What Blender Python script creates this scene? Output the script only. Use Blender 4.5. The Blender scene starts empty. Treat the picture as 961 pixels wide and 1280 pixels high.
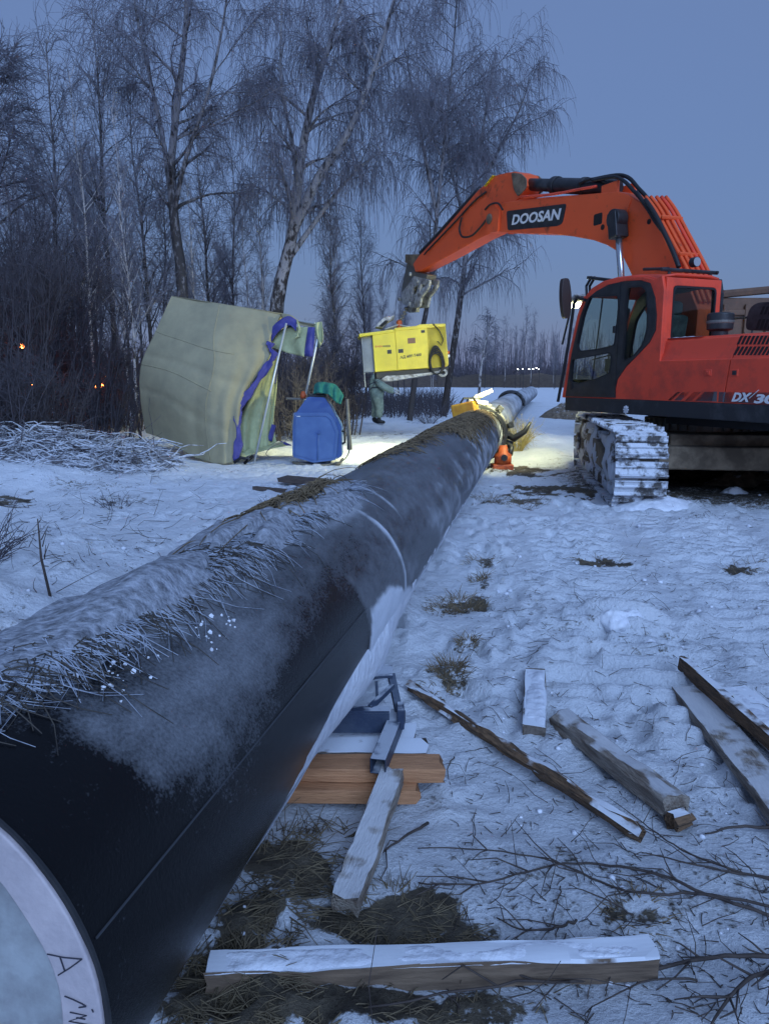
import bpy, bmesh, math, random
import numpy as np
from mathutils import Vector, Matrix, geometry

SC = bpy.context.scene
COL = SC.collection
R = math.radians
rng = np.random.default_rng(11)
random.seed(5)

# ------------------------------------------------------------------ camera
CAM_H = 1.59
PITCH = R(9.93)
cd = bpy.data.cameras.new('camera')
cam = bpy.data.objects.new('camera', cd)
COL.objects.link(cam)
cam.location = (0, 0, CAM_H)
cam.rotation_euler = (R(90) - PITCH, 0, 0)
cd.sensor_fit = 'VERTICAL'; cd.sensor_height = 36; cd.sensor_width = 27.03
cd.lens = 27.0
cd.clip_start = 0.05; cd.clip_end = 6000
SC.camera = cam

# ------------------------------------------------------------------ sky, sun, exposure
SUN_EL, SUN_ROT = R(1.0), R(180)
world = bpy.data.worlds.new('World'); SC.world = world; world.use_nodes = True
wn, wl = world.node_tree.nodes, world.node_tree.links
sky = wn.new('ShaderNodeTexSky'); sky.sky_type = 'NISHITA'; sky.sun_disc = False
sky.sun_elevation = SUN_EL; sky.sun_rotation = SUN_ROT
sky.ozone_density = 4.0; sky.dust_density = 0.4; sky.altitude = 0; sky.air_density = 1.0
wn['Background'].inputs[1].default_value = 0.10
dusk = wn.new('ShaderNodeMix'); dusk.data_type = 'RGBA'; dusk.inputs[0].default_value = .82; dusk.inputs[7].default_value = (.315, .462, .87, 1)   # violet dusk air, the same all round
wl.new(sky.outputs[0], dusk.inputs[6]); wl.new(dusk.outputs[2], wn['Background'].inputs[0])
sd = bpy.data.lights.new('sun', 'SUN'); sun = bpy.data.objects.new('sun', sd); COL.objects.link(sun)
sd.energy = 0.52; sd.angle = R(40); sd.color = (0.40, 0.60, 1.0)
sun.rotation_euler = (R(58), 0, R(14))
vs = SC.view_settings
vs.view_transform = 'Standard'; vs.look = 'None'; vs.gamma = 1; vs.exposure = 2.38
SC.cycles.max_bounces = 6; SC.cycles.transparent_max_bounces = 12

# ------------------------------------------------------------------ helpers
F_PX = 960.0
def ray(px, py):
    a = (px - 480.5) / F_PX; b = (640 - py) / F_PX
    return np.array([a, math.cos(PITCH) + math.sin(PITCH) * b, b * math.cos(PITCH) - math.sin(PITCH)])
def at(px, py, Y):                       # the world point seen there, Y metres ahead
    d = ray(px, py); t = Y / d[1]
    return Vector((t * d[0], Y, CAM_H + t * d[2]))
def gnd(px, py, z=0.0):
    d = ray(px, py); t = (z - CAM_H) / d[2]
    return Vector((t * d[0], t * d[1], z))

def _hash(ix, iy, seed):
    n = (ix.astype(np.int64) * 374761393 + iy.astype(np.int64) * 668265263 + seed * 974634777) & 0xffffffff
    n = ((n ^ (n >> 13)) * 1274126177) & 0xffffffff
    return ((n ^ (n >> 16)) & 0xffff) / 65535.0
def vnoise(x, y, seed=0):
    x = np.asarray(x, float); y = np.asarray(y, float)
    ix = np.floor(x); iy = np.floor(y); fx = x - ix; fy = y - iy
    fx = fx * fx * (3 - 2 * fx); fy = fy * fy * (3 - 2 * fy)
    a = _hash(ix, iy, seed); b = _hash(ix + 1, iy, seed); c = _hash(ix, iy + 1, seed); d = _hash(ix + 1, iy + 1, seed)
    return (a * (1 - fx) + b * fx) * (1 - fy) + (c * (1 - fx) + d * fx) * fy
def fbm(x, y, seed=0, o=3):
    s = 0; a = .5
    for k in range(o):
        s = s + a * vnoise(x, y, seed + k); x = x * 2.03 + 7.1; y = y * 2.03 + 3.7; a *= .5
    return s / (1 - .5 ** o)
def sstep(a, b, x):
    t = np.clip((x - a) / (b - a), 0, 1); return t * t * (3 - 2 * t)

def tag(o, label=None, cat=None, group=None, kind=None):
    if label: o['label'] = label
    if cat: o['category'] = cat
    if group: o['group'] = group
    if kind: o['kind'] = kind
    return o
def empty(name, loc=(0, 0, 0), rz=0.0, label=None, cat=None, group=None):
    o = bpy.data.objects.new(name, None); COL.objects.link(o)
    o.location = loc; o.rotation_euler = (0, 0, rz); o.empty_display_size = .2
    return tag(o, label, cat, group)
def mesh_np(name, V, F):
    me = bpy.data.meshes.new(name)
    V = np.asarray(V, np.float32); F = np.asarray(F, np.int32)
    n = F.shape[1]
    me.vertices.add(len(V)); me.vertices.foreach_set('co', V.ravel())
    me.loops.add(F.size); me.loops.foreach_set('vertex_index', F.ravel())
    me.polygons.add(len(F)); me.polygons.foreach_set('loop_start', np.arange(0, F.size, n, dtype=np.int32))
    me.update(calc_edges=True)
    return me
def link(name, me, mat=None, parent=None, smooth=False):
    o = bpy.data.objects.new(name, me); COL.objects.link(o)
    if mat: me.materials.append(mat)
    if parent: o.parent = parent
    if smooth: me.polygons.foreach_set('use_smooth', np.ones(len(me.polygons), dtype=bool))
    return o

class MB:
    def __init__(s): s.v = []; s.f = []
    def add(s, V, F):
        b = len(s.v); s.v += [tuple(p) for p in V]; s.f += [tuple(b + i for i in q) for q in F]; return s
    def box(s, c, d, rot=None):
        c = Vector(c); h = [x / 2 for x in d]
        V = [Vector((sx * h[0], sy * h[1], sz * h[2])) for sx in (-1, 1) for sy in (-1, 1) for sz in (-1, 1)]
        if rot is not None: V = [rot @ v for v in V]
        return s.add([v + c for v in V], [(0, 1, 3, 2), (4, 6, 7, 5), (0, 4, 5, 1), (2, 3, 7, 6), (0, 2, 6, 4), (1, 5, 7, 3)])
    def bb(s, x0, x1, y0, y1, z0, z1):
        return s.box(((x0 + x1) / 2, (y0 + y1) / 2, (z0 + z1) / 2), (abs(x1 - x0), abs(y1 - y0), abs(z1 - z0)))
    def beam(s, a, b, w, h, up=(0, 0, 1)):
        a = Vector(a); b = Vector(b); d = b - a
        x = d.normalized(); y = Vector(up).cross(x).normalized(); z = x.cross(y)
        return s.box((a + b) / 2, (d.length, w, h), Matrix((x, y, z)).transposed())
    def tube(s, path, r, n=8, cap=True):
        P = [Vector(p) for p in path]; m = len(P)
        rr = r if hasattr(r, '__len__') else [r] * m
        t0 = (P[1] - P[0]).normalized()
        u = t0.orthogonal().normalized(); V = []
        for i in range(m):
            t = (P[min(i + 1, m - 1)] - P[max(i - 1, 0)]).normalized()
            u = (u - t * u.dot(t)); u = u.normalized() if u.length > 1e-6 else t.orthogonal().normalized()
            w = t.cross(u)
            for k in range(n):
                a = 2 * math.pi * k / n
                V.append(P[i] + (u * math.cos(a) + w * math.sin(a)) * rr[i])
        Fs = [(i * n + k, i * n + (k + 1) % n, (i + 1) * n + (k + 1) % n, (i + 1) * n + k) for i in range(m - 1) for k in range(n)]
        if cap: Fs += [tuple(range(n))[::-1], tuple((m - 1) * n + k for k in range(n))]
        return s.add(V, Fs)
    def plate(s, outer, holes, d0, d1, mp):
        """a flat plate with holes; outline 2-D, thickness d0..d1, mp maps (a, b, d) to a point"""
        loops = [list(outer)] + [list(h) for h in holes]
        tri = geometry.tessellate_polygon([[Vector((p[0], p[1], 0)) for p in L] for L in loops])
        flat = [p for L in loops for p in L]; n = len(flat)
        V = [mp(p[0], p[1], d0) for p in flat] + [mp(p[0], p[1], d1) for p in flat]
        Fs = [tuple(t) for t in tri] + [tuple(n + i for i in t[::-1]) for t in tri]
        b = 0
        for L in loops:
            k = len(L)
            Fs += [(b + i, b + (i + 1) % k, n + b + (i + 1) % k, n + b + i) for i in range(k)]; b += k
        return s.add(V, Fs)
    def lathe(s, prof, n=24, mp=None):
        V = []; m = len(prof)
        for (r, z) in prof:
            for k in range(n):
                a = 2 * math.pi * k / n; V.append((r * math.cos(a), r * math.sin(a), z))
        if mp: V = [mp(*v) for v in V]
        Fs = [(i * n + k, i * n + (k + 1) % n, (i + 1) * n + (k + 1) % n, (i + 1) * n + k) for i in range(m - 1) for k in range(n)]
        Fs += [tuple(range(n))[::-1], tuple((m - 1) * n + k for k in range(n))]
        return s.add(V, Fs)
    def grid(s, P):
        a = len(P); b = len(P[0])
        return s.add([p for row in P for p in row], [(i * b + j, i * b + j + 1, (i + 1) * b + j + 1, (i + 1) * b + j) for i in range(a - 1) for j in range(b - 1)])
    def xf(s, M):
        s.v = [tuple(M @ Vector(v)) for v in s.v]; return s
    def build(s, name, mat, parent=None, smooth=False, bevel=0, world=False, solid=0, sub=0, seg=2):
        V = s.v
        if world and parent:
            q = parent; M = Matrix.Identity(4)
            while q is not None:
                M = Matrix.LocRotScale(q.location, q.rotation_euler, q.scale) @ M; q = q.parent
            Mi = M.inverted(); V = [Mi @ Vector(v) for v in V]
        me = bpy.data.meshes.new(name); me.from_pydata([tuple(v) for v in V], [], s.f); me.update()
        bm = bmesh.new(); bm.from_mesh(me); bmesh.ops.recalc_face_normals(bm, faces=bm.faces); bm.to_mesh(me); bm.free()
        o = link(name, me, mat, parent, smooth)
        if solid: m = o.modifiers.new('thick', 'SOLIDIFY'); m.thickness = solid; m.offset = 0
        if sub: m = o.modifiers.new('sub', 'SUBSURF'); m.levels = sub; m.render_levels = sub
        if bevel:
            m = o.modifiers.new('bevel', 'BEVEL'); m.width = bevel; m.segments = seg; m.limit_method = 'ANGLE'; m.angle_limit = R(40)
            if not smooth:
                me.polygons.foreach_set('use_smooth', np.ones(len(me.polygons), dtype=bool))
                w = o.modifiers.new('wn', 'WEIGHTED_NORMAL'); w.keep_sharp = True
        return o

def text_mesh(body, size, shear=0, offset=0, extrude=.002):
    cu = bpy.data.curves.new('lettering', 'FONT'); cu.body = body; cu.size = size; cu.shear = shear; cu.offset = offset
    cu.extrude = extrude; cu.align_x = 'CENTER'; cu.align_y = 'CENTER'; cu.resolution_u = 3
    to = bpy.data.objects.new('lettering', cu); COL.objects.link(to)
    bpy.context.view_layer.update()
    me = bpy.data.meshes.new_from_object(to.evaluated_get(bpy.context.evaluated_depsgraph_get()))
    bpy.data.objects.remove(to); bpy.data.curves.remove(cu)
    return me
def put_text(name, body, size, mat, parent, origin, xdir, ydir, width=None, height=None, **kw):
    me = text_mesh(body, size, **kw)
    n = len(me.vertices); co = np.zeros(n * 3, np.float32); me.vertices.foreach_get('co', co); co = co.reshape(-1, 3)
    c = (co.max(0) + co.min(0)) / 2; e = co.max(0) - co.min(0); co -= c
    if width: co[:, 0] *= width / e[0]
    if height: co[:, 1] *= height / e[1]
    x = np.array(Vector(xdir).normalized()); y = np.array(Vector(ydir).normalized()); z = np.cross(x, y)
    co = co[:, :1] * x + co[:, 1:2] * y + co[:, 2:] * z + np.array(origin)
    me.vertices.foreach_set('co', co.astype(np.float32).ravel()); me.update(); me.materials.clear()
    return link(name, me, mat, parent)

# ------------------------------------------------------------------ materials
def mat(name, col, rough=.6, col2=None, scale=6, thr=(.42, .62), bump=0, bscale=40, metal=0, snow=0, spec=.5, coat=0, emit=None, trans=0, detail=6, stretch=None, sthr=.62, rnd=False):
    m = bpy.data.materials.new(name); m.use_nodes = True
    N, Lk = m.node_tree.nodes, m.node_tree.links; b = N['Principled BSDF']
    tc = N.new('ShaderNodeTexCoord'); vec = tc.outputs['Object']
    if rnd:                                             # every copy carries its own pattern
        oi = N.new('ShaderNodeObjectInfo'); va = N.new('ShaderNodeVectorMath'); va.operation = 'MULTIPLY_ADD'; va.inputs[1].default_value = (60, 90, 40); Lk.new(oi.outputs['Random'], va.inputs[0]); Lk.new(vec, va.inputs[2]); vec = va.outputs[0]
    if stretch:
        mp = N.new('ShaderNodeMapping'); mp.inputs['Scale'].default_value = stretch; Lk.new(vec, mp.inputs[0]); vec = mp.outputs[0]
    b.inputs['Base Color'].default_value = (*col, 1); b.inputs['Roughness'].default_value = rough
    b.inputs['Metallic'].default_value = metal; b.inputs['Specular IOR Level'].default_value = spec
    if coat: b.inputs['Coat Weight'].default_value = coat; b.inputs['Coat Roughness'].default_value = .15
    if trans: b.inputs['Transmission Weight'].default_value = trans
    if emit: b.inputs['Emission Color'].default_value = (*emit[0], 1); b.inputs['Emission Strength'].default_value = emit[1]
    src = None
    if col2:
        nz = N.new('ShaderNodeTexNoise'); nz.inputs['Scale'].default_value = scale; nz.inputs['Detail'].default_value = detail
        nz.inputs['Roughness'].default_value = .65; Lk.new(vec, nz.inputs['Vector'])
        mr = N.new('ShaderNodeMapRange'); mr.inputs[1].default_value = thr[0]; mr.inputs[2].default_value = thr[1]; Lk.new(nz.outputs[0], mr.inputs[0])
        mx = N.new('ShaderNodeMix'); mx.data_type = 'RGBA'; mx.inputs[6].default_value = (*col, 1); mx.inputs[7].default_value = (*col2, 1)
        Lk.new(mr.outputs[0], mx.inputs[0]); src = mx.outputs[2]
    if snow:
        ge = N.new('ShaderNodeNewGeometry'); sx = N.new('ShaderNodeSeparateXYZ'); Lk.new(ge.outputs['Normal'], sx.inputs[0])
        n2 = N.new('ShaderNodeTexNoise'); n2.inputs['Scale'].default_value = 9; n2.inputs['Detail'].default_value = 8; Lk.new(tc.outputs['Object'], n2.inputs['Vector'])
        ma = N.new('ShaderNodeMath'); ma.operation = 'MULTIPLY_ADD'; ma.inputs[1].default_value = 1.1; Lk.new(n2.outputs[0], ma.inputs[0]); 
        ms = N.new('ShaderNodeMath'); ms.operation = 'SUBTRACT'; ms.inputs[1].default_value = .55; Lk.new(sx.outputs[2], ms.inputs[0]); Lk.new(ms.outputs[0], ma.inputs[2])
        mr2 = N.new('ShaderNodeMapRange'); mr2.inputs[1].default_value = sthr + .2; mr2.inputs[2].default_value = sthr + .34; mr2.inputs[4].default_value = snow; Lk.new(ma.outputs[0], mr2.inputs[0])
        mx2 = N.new('ShaderNodeMix'); mx2.data_type = 'RGBA'; mx2.inputs[6].default_value = (*col, 1); mx2.inputs[7].default_value = (.74, .77, .82, 1)
        if src: Lk.new(src, mx2.inputs[6])
        Lk.new(mr2.outputs[0], mx2.inputs[0]); src = mx2.outputs[2]
        rr = N.new('ShaderNodeMix'); rr.data_type = 'FLOAT'; rr.inputs[2].default_value = rough; rr.inputs[3].default_value = .8
        Lk.new(mr2.outputs[0], rr.inputs[0]); Lk.new(rr.outputs[0], b.inputs['Roughness'])
    if src: Lk.new(src, b.inputs['Base Color'])
    if bump:
        n3 = N.new('ShaderNodeTexNoise'); n3.inputs['Scale'].default_value = bscale; n3.inputs['Detail'].default_value = 5; Lk.new(vec, n3.inputs['Vector'])
        bp = N.new('ShaderNodeBump'); bp.inputs['Strength'].default_value = min(1, bump); bp.inputs['Distance'].default_value = .02; Lk.new(n3.outputs[0], bp.inputs['Height']); Lk.new(bp.outputs[0], b.inputs['Normal'])
        if snow:                                        # the grain is buried where snow lies
            fl = N.new('ShaderNodeMapRange'); fl.inputs[3].default_value = min(1, bump); fl.inputs[4].default_value = .04; Lk.new(mr2.outputs[0], fl.inputs[0]); Lk.new(fl.outputs[0], bp.inputs['Strength'])
    return m

def snow_ground_mat():
    m = bpy.data.materials.new('trodden_snow'); m.use_nodes = True
    N, Lk = m.node_tree.nodes, m.node_tree.links; b = N['Principled BSDF']
    tc = N.new('ShaderNodeTexCoord'); at_ = N.new('ShaderNodeAttribute'); at_.attribute_name = 'dirt'
    def noise(sc, det=6, ro=.6):
        n = N.new('ShaderNodeTexNoise'); n.inputs['Scale'].default_value = sc; n.inputs['Detail'].default_value = det; n.inputs['Roughness'].default_value = ro
        Lk.new(tc.outputs['Object'], n.inputs['Vector']); return n.outputs[0]
    def math_(op, a, c, d=None):
        k = N.new('ShaderNodeMath'); k.operation = op
        for i, x in enumerate((a, c, d)):
            if x is None: continue
            if isinstance(x, (int, float)): k.inputs[i].default_value = x
            else: Lk.new(x, k.inputs[i])
        return k.outputs[0]
    def rng_(x, a, c, lo=0, hi=1):
        k = N.new('ShaderNodeMapRange'); k.inputs[1].default_value = a; k.inputs[2].default_value = c; k.inputs[3].default_value = lo; k.inputs[4].default_value = hi; Lk.new(x, k.inputs[0]); return k.outputs[0]
    def mix(f, a, c):
        k = N.new('ShaderNodeMix'); k.data_type = 'RGBA'; Lk.new(f, k.inputs[0])
        for i, x in ((6, a), (7, c)):
            if isinstance(x, tuple): k.inputs[i].default_value = (*x, 1)
            else: Lk.new(x, k.inputs[i])
        return k.outputs[2]
    n1, n2, n3, n4 = noise(14, 8, .7), noise(2.2), noise(55, 4), noise(5, 10, .75)
    snow = mix(rng_(n2, .35, .7), (.72, .75, .80), (.82, .84, .87))
    snow = mix(rng_(n1, .62, .76, 0, .45), snow, (.46, .47, .50))
    snow = mix(rng_(n3, .68, .76, 0, .30), snow, (.22, .21, .21))          # trodden grit
    soil = mix(rng_(n4, .4, .6), (.055, .044, .032), (.16, .13, .09))
    d = math_('ADD', at_.outputs['Fac'], math_('MULTIPLY_ADD', n1, .9, -.45))
    d = math_('ADD', d, math_('MULTIPLY_ADD', n3, .5, -.25))
    Lk.new(mix(rng_(d, .45, .6), snow, soil), b.inputs['Base Color'])
    b.inputs['Roughness'].default_value = .75; b.inputs['Specular IOR Level'].default_value = .35
    h = math_('ADD', math_('MULTIPLY', n1, 1.0), math_('MULTIPLY', n3, .35)); h = math_('ADD', h, math_('MULTIPLY', n4, 1.3))
    bp = N.new('ShaderNodeBump'); bp.inputs['Strength'].default_value = 1.0; bp.inputs['Distance'].default_value = .035; Lk.new(h, bp.inputs['Height']); Lk.new(bp.outputs[0], b.inputs['Normal'])
    return m

def pipe_mat():
    m = bpy.data.materials.new('frosted_black_coating'); m.use_nodes = True
    N, Lk = m.node_tree.nodes, m.node_tree.links; b = N['Principled BSDF']
    tc = N.new('ShaderNodeTexCoord'); at_ = N.new('ShaderNodeAttribute'); at_.attribute_name = 'frost'
    def noise(sc, det, st):
        mp = N.new('ShaderNodeMapping'); mp.inputs['Scale'].default_value = st; Lk.new(tc.outputs['Object'], mp.inputs[0])
        n = N.new('ShaderNodeTexNoise'); n.inputs['Scale'].default_value = sc; n.inputs['Detail'].default_value = det; n.inputs['Roughness'].default_value = .7; Lk.new(mp.outputs[0], n.inputs['Vector']); return n.outputs[0]
    a, c = noise(120, 5, (1, 1, 1)), noise(11, 9, (1.5, .8, 1.5))
    def ma(x, s_, o_):
        k = N.new('ShaderNodeMath'); k.operation = 'MULTIPLY_ADD'; Lk.new(x, k.inputs[0]); k.inputs[1].default_value = s_
        if isinstance(o_, float): k.inputs[2].default_value = o_
        else: Lk.new(o_, k.inputs[2])
        return k.outputs[0]
    sp = N.new('ShaderNodeAttribute'); sp.attribute_name = 'soft'                # granular where soft is low, a smooth film where it is high
    d = ma(a, .40, ma(c, .36, ma(at_.outputs['Fac'], 1.0, -.38)))
    mr = N.new('ShaderNodeMapRange'); mr.inputs[1].default_value = .06; mr.inputs[2].default_value = 1.0; Lk.new(d, mr.inputs[0])
    mx = N.new('ShaderNodeMix'); mx.data_type = 'RGBA'; mx.inputs[6].default_value = (.005, .0052, .006, 1); mx.inputs[7].default_value = (.66, .69, .75, 1); Lk.new(mr.outputs[0], mx.inputs[0])
    Lk.new(mx.outputs[2], b.inputs['Base Color'])
    rr = N.new('ShaderNodeMapRange'); rr.inputs[1].default_value = 0; rr.inputs[2].default_value = .35; rr.inputs[3].default_value = .2; rr.inputs[4].default_value = .8; Lk.new(mr.outputs[0], rr.inputs[0]); Lk.new(rr.outputs[0], b.inputs['Roughness'])
    b.inputs['Specular IOR Level'].default_value = .17
    bp = N.new('ShaderNodeBump'); bp.inputs['Strength'].default_value = .35; bp.inputs['Distance'].default_value = .012; Lk.new(d, bp.inputs['Height']); Lk.new(bp.outputs[0], b.inputs['Normal'])
    return m

def bark_mat(name, light, dark, low=2.0):
    m = bpy.data.materials.new(name); m.use_nodes = True
    N, Lk = m.node_tree.nodes, m.node_tree.links; b = N['Principled BSDF']
    tc = N.new('ShaderNodeTexCoord'); mp = N.new('ShaderNodeMapping'); mp.inputs['Scale'].default_value = (5, 5, 2.2); Lk.new(tc.outputs['Object'], mp.inputs[0])
    n = N.new('ShaderNodeTexNoise'); n.inputs['Scale'].default_value = 1.6; n.inputs['Detail'].default_value = 7; n.inputs['Roughness'].default_value = .7; Lk.new(mp.outputs[0], n.inputs['Vector'])
    sx = N.new('ShaderNodeSeparateXYZ'); Lk.new(tc.outputs['Object'], sx.inputs[0])
    mr = N.new('ShaderNodeMapRange'); mr.inputs[1].default_value = 0; mr.inputs[2].default_value = low; mr.inputs[3].default_value = .22; mr.inputs[4].default_value = 0; Lk.new(sx.outputs[2], mr.inputs[0])
    ad = N.new('ShaderNodeMath'); ad.operation = 'ADD'; Lk.new(n.outputs[0], ad.inputs[0]); Lk.new(mr.outputs[0], ad.inputs[1])
    m2 = N.new('ShaderNodeMapRange'); m2.inputs[1].default_value = .50; m2.inputs[2].default_value = .58; Lk.new(ad.outputs[0], m2.inputs[0])
    mx = N.new('ShaderNodeMix'); mx.data_type = 'RGBA'; mx.inputs[6].default_value = (*light, 1); mx.inputs[7].default_value = (*dark, 1); Lk.new(m2.outputs[0], mx.inputs[0])
    Lk.new(mx.outputs[2], b.inputs['Base Color']); b.inputs['Roughness'].default_value = .85; b.inputs['Specular IOR Level'].default_value = .2
    bp = N.new('ShaderNodeBump'); bp.inputs['Strength'].default_value = .5; bp.inputs['Distance'].default_value = .02; Lk.new(n.outputs[0], bp.inputs['Height']); Lk.new(bp.outputs[0], b.inputs['Normal'])
    return m

M = dict(
    snow=snow_ground_mat(), pipe=pipe_mat(),
    bank=mat('loose_snow', (.78, .80, .85), .8, (.62, .64, .70), 5, bump=.8, bscale=22),
    soil=mat('dug_soil', (.11, .082, .058), .95, (.22, .17, .12), 7, bump=1, bscale=14, snow=.9, sthr=.75),
    red=mat('orange_red_paint', (.86, .085, .040), .42, (.48, .060, .038), 3.2, (.48, .80), bump=.04, bscale=60, spec=.4),
    boomred=mat('boom_paint', (.86, .115, .030), .45, (.20, .045, .02), 3.6, (.58, .76), bump=.06, bscale=60, spec=.4),
    stickwarm=mat('worn_stick_paint', (.62, .10, .03), .5, (.35, .22, .08), 5, (.5, .7), bump=.1),
    black=mat('black_paint', (.016, .017, .019), .45, (.035, .035, .037), 5, bump=.05),
    deck=mat('dirty_black_steel', (.022, .023, .026), .6, (.075, .075, .078), 3, (.5, .75), bump=.1, snow=.0),
    grime=mat('greasy_brown_steel', (.12, .088, .058), .85, (.24, .18, .12), 4, bump=.5, bscale=20),
    dark=mat('cavity_shade', (.008, .008, .009), .8),  # near-black painting the shade inside slots, ports and openings
    rubber=mat('black_rubber_hose', (.012, .012, .014), .5),
    chrome=mat('chromed_rod', (.55, .57, .6), .22, metal=.9),
    steel=mat('weathered_steel', (.17, .165, .15), .5, (.16, .14, .11), 8, bump=.2, metal=.3),
    whitesteel=mat('lit_and_snowy_steel', (.46, .46, .45), .6, (.14, .13, .12), 9, (.45, .62), bump=.4),  # lamplight painted white on coupler and lever; real snow on the skid
    shoe=mat('snow_packed_shoe', (.66, .68, .72), .75, (.10, .09, .085), 5, (.48, .58), bump=.8, bscale=30, rnd=True),
    frame=mat('snowy_track_frame', (.55, .57, .61), .8, (.10, .075, .055), 2.6, (.50, .56), bump=.9, bscale=12),
    glass=None, white=mat('white_print', (.80, .80, .80), .5), grey=mat('grey_print', (.13, .135, .145), .5),
    mirror=mat('mirror_back', (.05, .03, .025), .3), lampglass=mat('lamp_glass', (.35, .36, .37), .15),
    seat=mat('seat_cloth', (.05, .06, .055), .9, (.10, .12, .11), 8),
    yellow=mat('yellow_enamel', (.72, .58, .03), .42, (.60, .47, .03), 3, (.4, .7), bump=.04, bscale=30),
    genblack=mat('generator_base', (.03, .03, .03), .6, snow=1, sthr=.45),
    gengrey=mat('galvanised_grey', (.20, .22, .24), .5, (.14, .15, .17), 3),
    logo=mat('orange_print', (.55, .16, .02), .5), brownw=mat('brown_window', (.16, .06, .03), .4),
    canvas=mat('olive_canvas', (.36, .315, .19), .9, (.27, .24, .15), 2.2, (.35, .7), bump=.5, bscale=6),
    canvaslt=mat('lamplit_canvas', (.44, .46, .25), .9, (.34, .36, .19), 4, bump=.3, bscale=16),  # the tent canvas with yellow-green lamplight put into its colour
    trim=mat('violet_blue_trim', (.045, .042, .20), .75, (.075, .07, .26), 6, bump=.3, bscale=20),
    pole=mat('tent_pole', (.55, .56, .55), .4, metal=.4),
    blue=mat('blue_plastic', (.045, .10, .27), .5, (.06, .125, .31), 3, bump=.06, bscale=10),
    bluedk=mat('dark_blue_plastic', (.03, .075, .24), .5, (.04, .09, .27), 3),
    green=mat('green_cloth', (.02, .17, .13), .9, (.015, .12, .10), 9, bump=.6, bscale=20),
    strap=mat('grey_strap', (.13, .12, .10), .8, (.18, .17, .14), 10),
    suit=mat('olive_winter_suit', (.32, .38, .28), .85, (.20, .24, .18), 7, bump=.7, bscale=9),
    boot=mat('black_boot', (.015, .015, .015), .6), glove=mat('pale_glove', (.55, .54, .50), .8), skin=mat('skin', (.45, .26, .19), .5),
    wood=mat('fresh_sawn_wood', (.52, .25, .115), .75, (.34, .155, .07), 5, (.35, .7), bump=.35, bscale=20, stretch=(1.2, 9, 9), snow=.0),
    woodgrey=mat('weathered_board', (.21, .17, .14), .85, (.12, .095, .075), 5, bump=.6, bscale=25, stretch=(1.4, 9, 9), snow=1, sthr=.47),
    woodbeam=mat('frosted_beam', (.21, .145, .095), .85, (.09, .06, .04), 4, (.35, .7), bump=.3, bscale=10, stretch=(1.0, 8, 8), snow=.92, sthr=.42),
    woodbare=mat('bare_split_wood', (.30, .255, .21), .85, (.16, .12, .09), 4, bump=.7, bscale=18, stretch=(1.4, 9, 9), snow=.55, sthr=.62),
    rotten=mat('rotten_wood', (.20, .115, .06), .9, (.08, .05, .03), 6, bump=1, bscale=14, stretch=(1.4, 9, 9), snow=.9, sthr=.62),
    darkboard=mat('dark_board', (.07, .05, .042), .8, (.11, .08, .065), 6, bump=.5, stretch=(1.4, 9, 9)),
    bluesteel=mat('dark_blue_steel', (.022, .036, .07), .5, (.04, .055, .085), 6, bump=.2, snow=.55, sthr=.66),
    twig=mat('wet_twig', (.045, .033, .028), .8, (.08, .06, .05), 12),
    grass=mat('dry_grass', (.23, .165, .09), .9, (.13, .09, .05), 9),
    grasslit=mat('lamplit_grass', (.50, .40, .14), .9, (.38, .28, .08), 9),  # dry grass with the work lamp's yellow light put into its colour
    grassdk=mat('dark_dead_grass', (.19, .145, .085), .9, (.08, .06, .038), 9),
    frostgrass=mat('rime_on_grass', (.48, .52, .60), .9, (.24, .26, .31), 16),
    ring=mat('white_end_coating', (.54, .47, .47), .6, (.42, .37, .38), 6, bump=.25, bscale=30),
    film=mat('cloudy_end_film', (.17, .165, .17), .4, (.40, .42, .42), 4.0, (.40, .62), bump=.4, bscale=7, detail=9),
    pipegrass=mat('dark_pipe_grass', (.085, .072, .058), .9, (.04, .034, .03), 9),
    ink=mat('marker_ink', (.03, .03, .045), .7), seam=mat('coating_seam', (.045, .048, .055), .55),
    amber=mat('amber_box', (.62, .30, .02), .5, (.50, .20, .015), 6), jack=mat('orange_jack', (.52, .10, .02), .55, (.30, .05, .015), 8, bump=.3),
    bark=bark_mat('birch_bark', (.30, .28, .28), (.045, .037, .034), 6), barkdk=bark_mat('dark_bark', (.22, .20, .20), (.055, .048, .046), 9),
    barkwhite=bark_mat('white_bark', (.50, .45, .42), (.07, .055, .05), 1.5),
    birchtwig=mat('birch_twig', (.19, .18, .205), .85, spec=.15), shrubtwig=mat('shrub_twig', (.085, .076, .085), .9, spec=.1), fartwig=mat('far_twig', (.12, .105, .12), .9, spec=.1),
    reed=mat('brown_field_verge', (.10, .075, .055), .95, (.07, .05, .04), 2, bump=.5),
    rust=mat('brown_truck_body', (.16, .085, .05), .7, (.10, .055, .035), 2, bump=.2),
    stone=mat('snow_clod', (.82, .84, .88), .8, (.70, .72, .78), 6, bump=.9, bscale=16),
    lampo=mat('orange_lamp', (.1, .03, .01), .5, emit=((1.0, .20, .04), 9)), lampw=mat('white_lamp', (.2, .2, .2), .5, emit=((.95, 1.0, .92), 4)),
    worklamp=mat('lit_work_lamp', (.5, .5, .5), .4, emit=((1.0, .95, .7), 3)),
)
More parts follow.
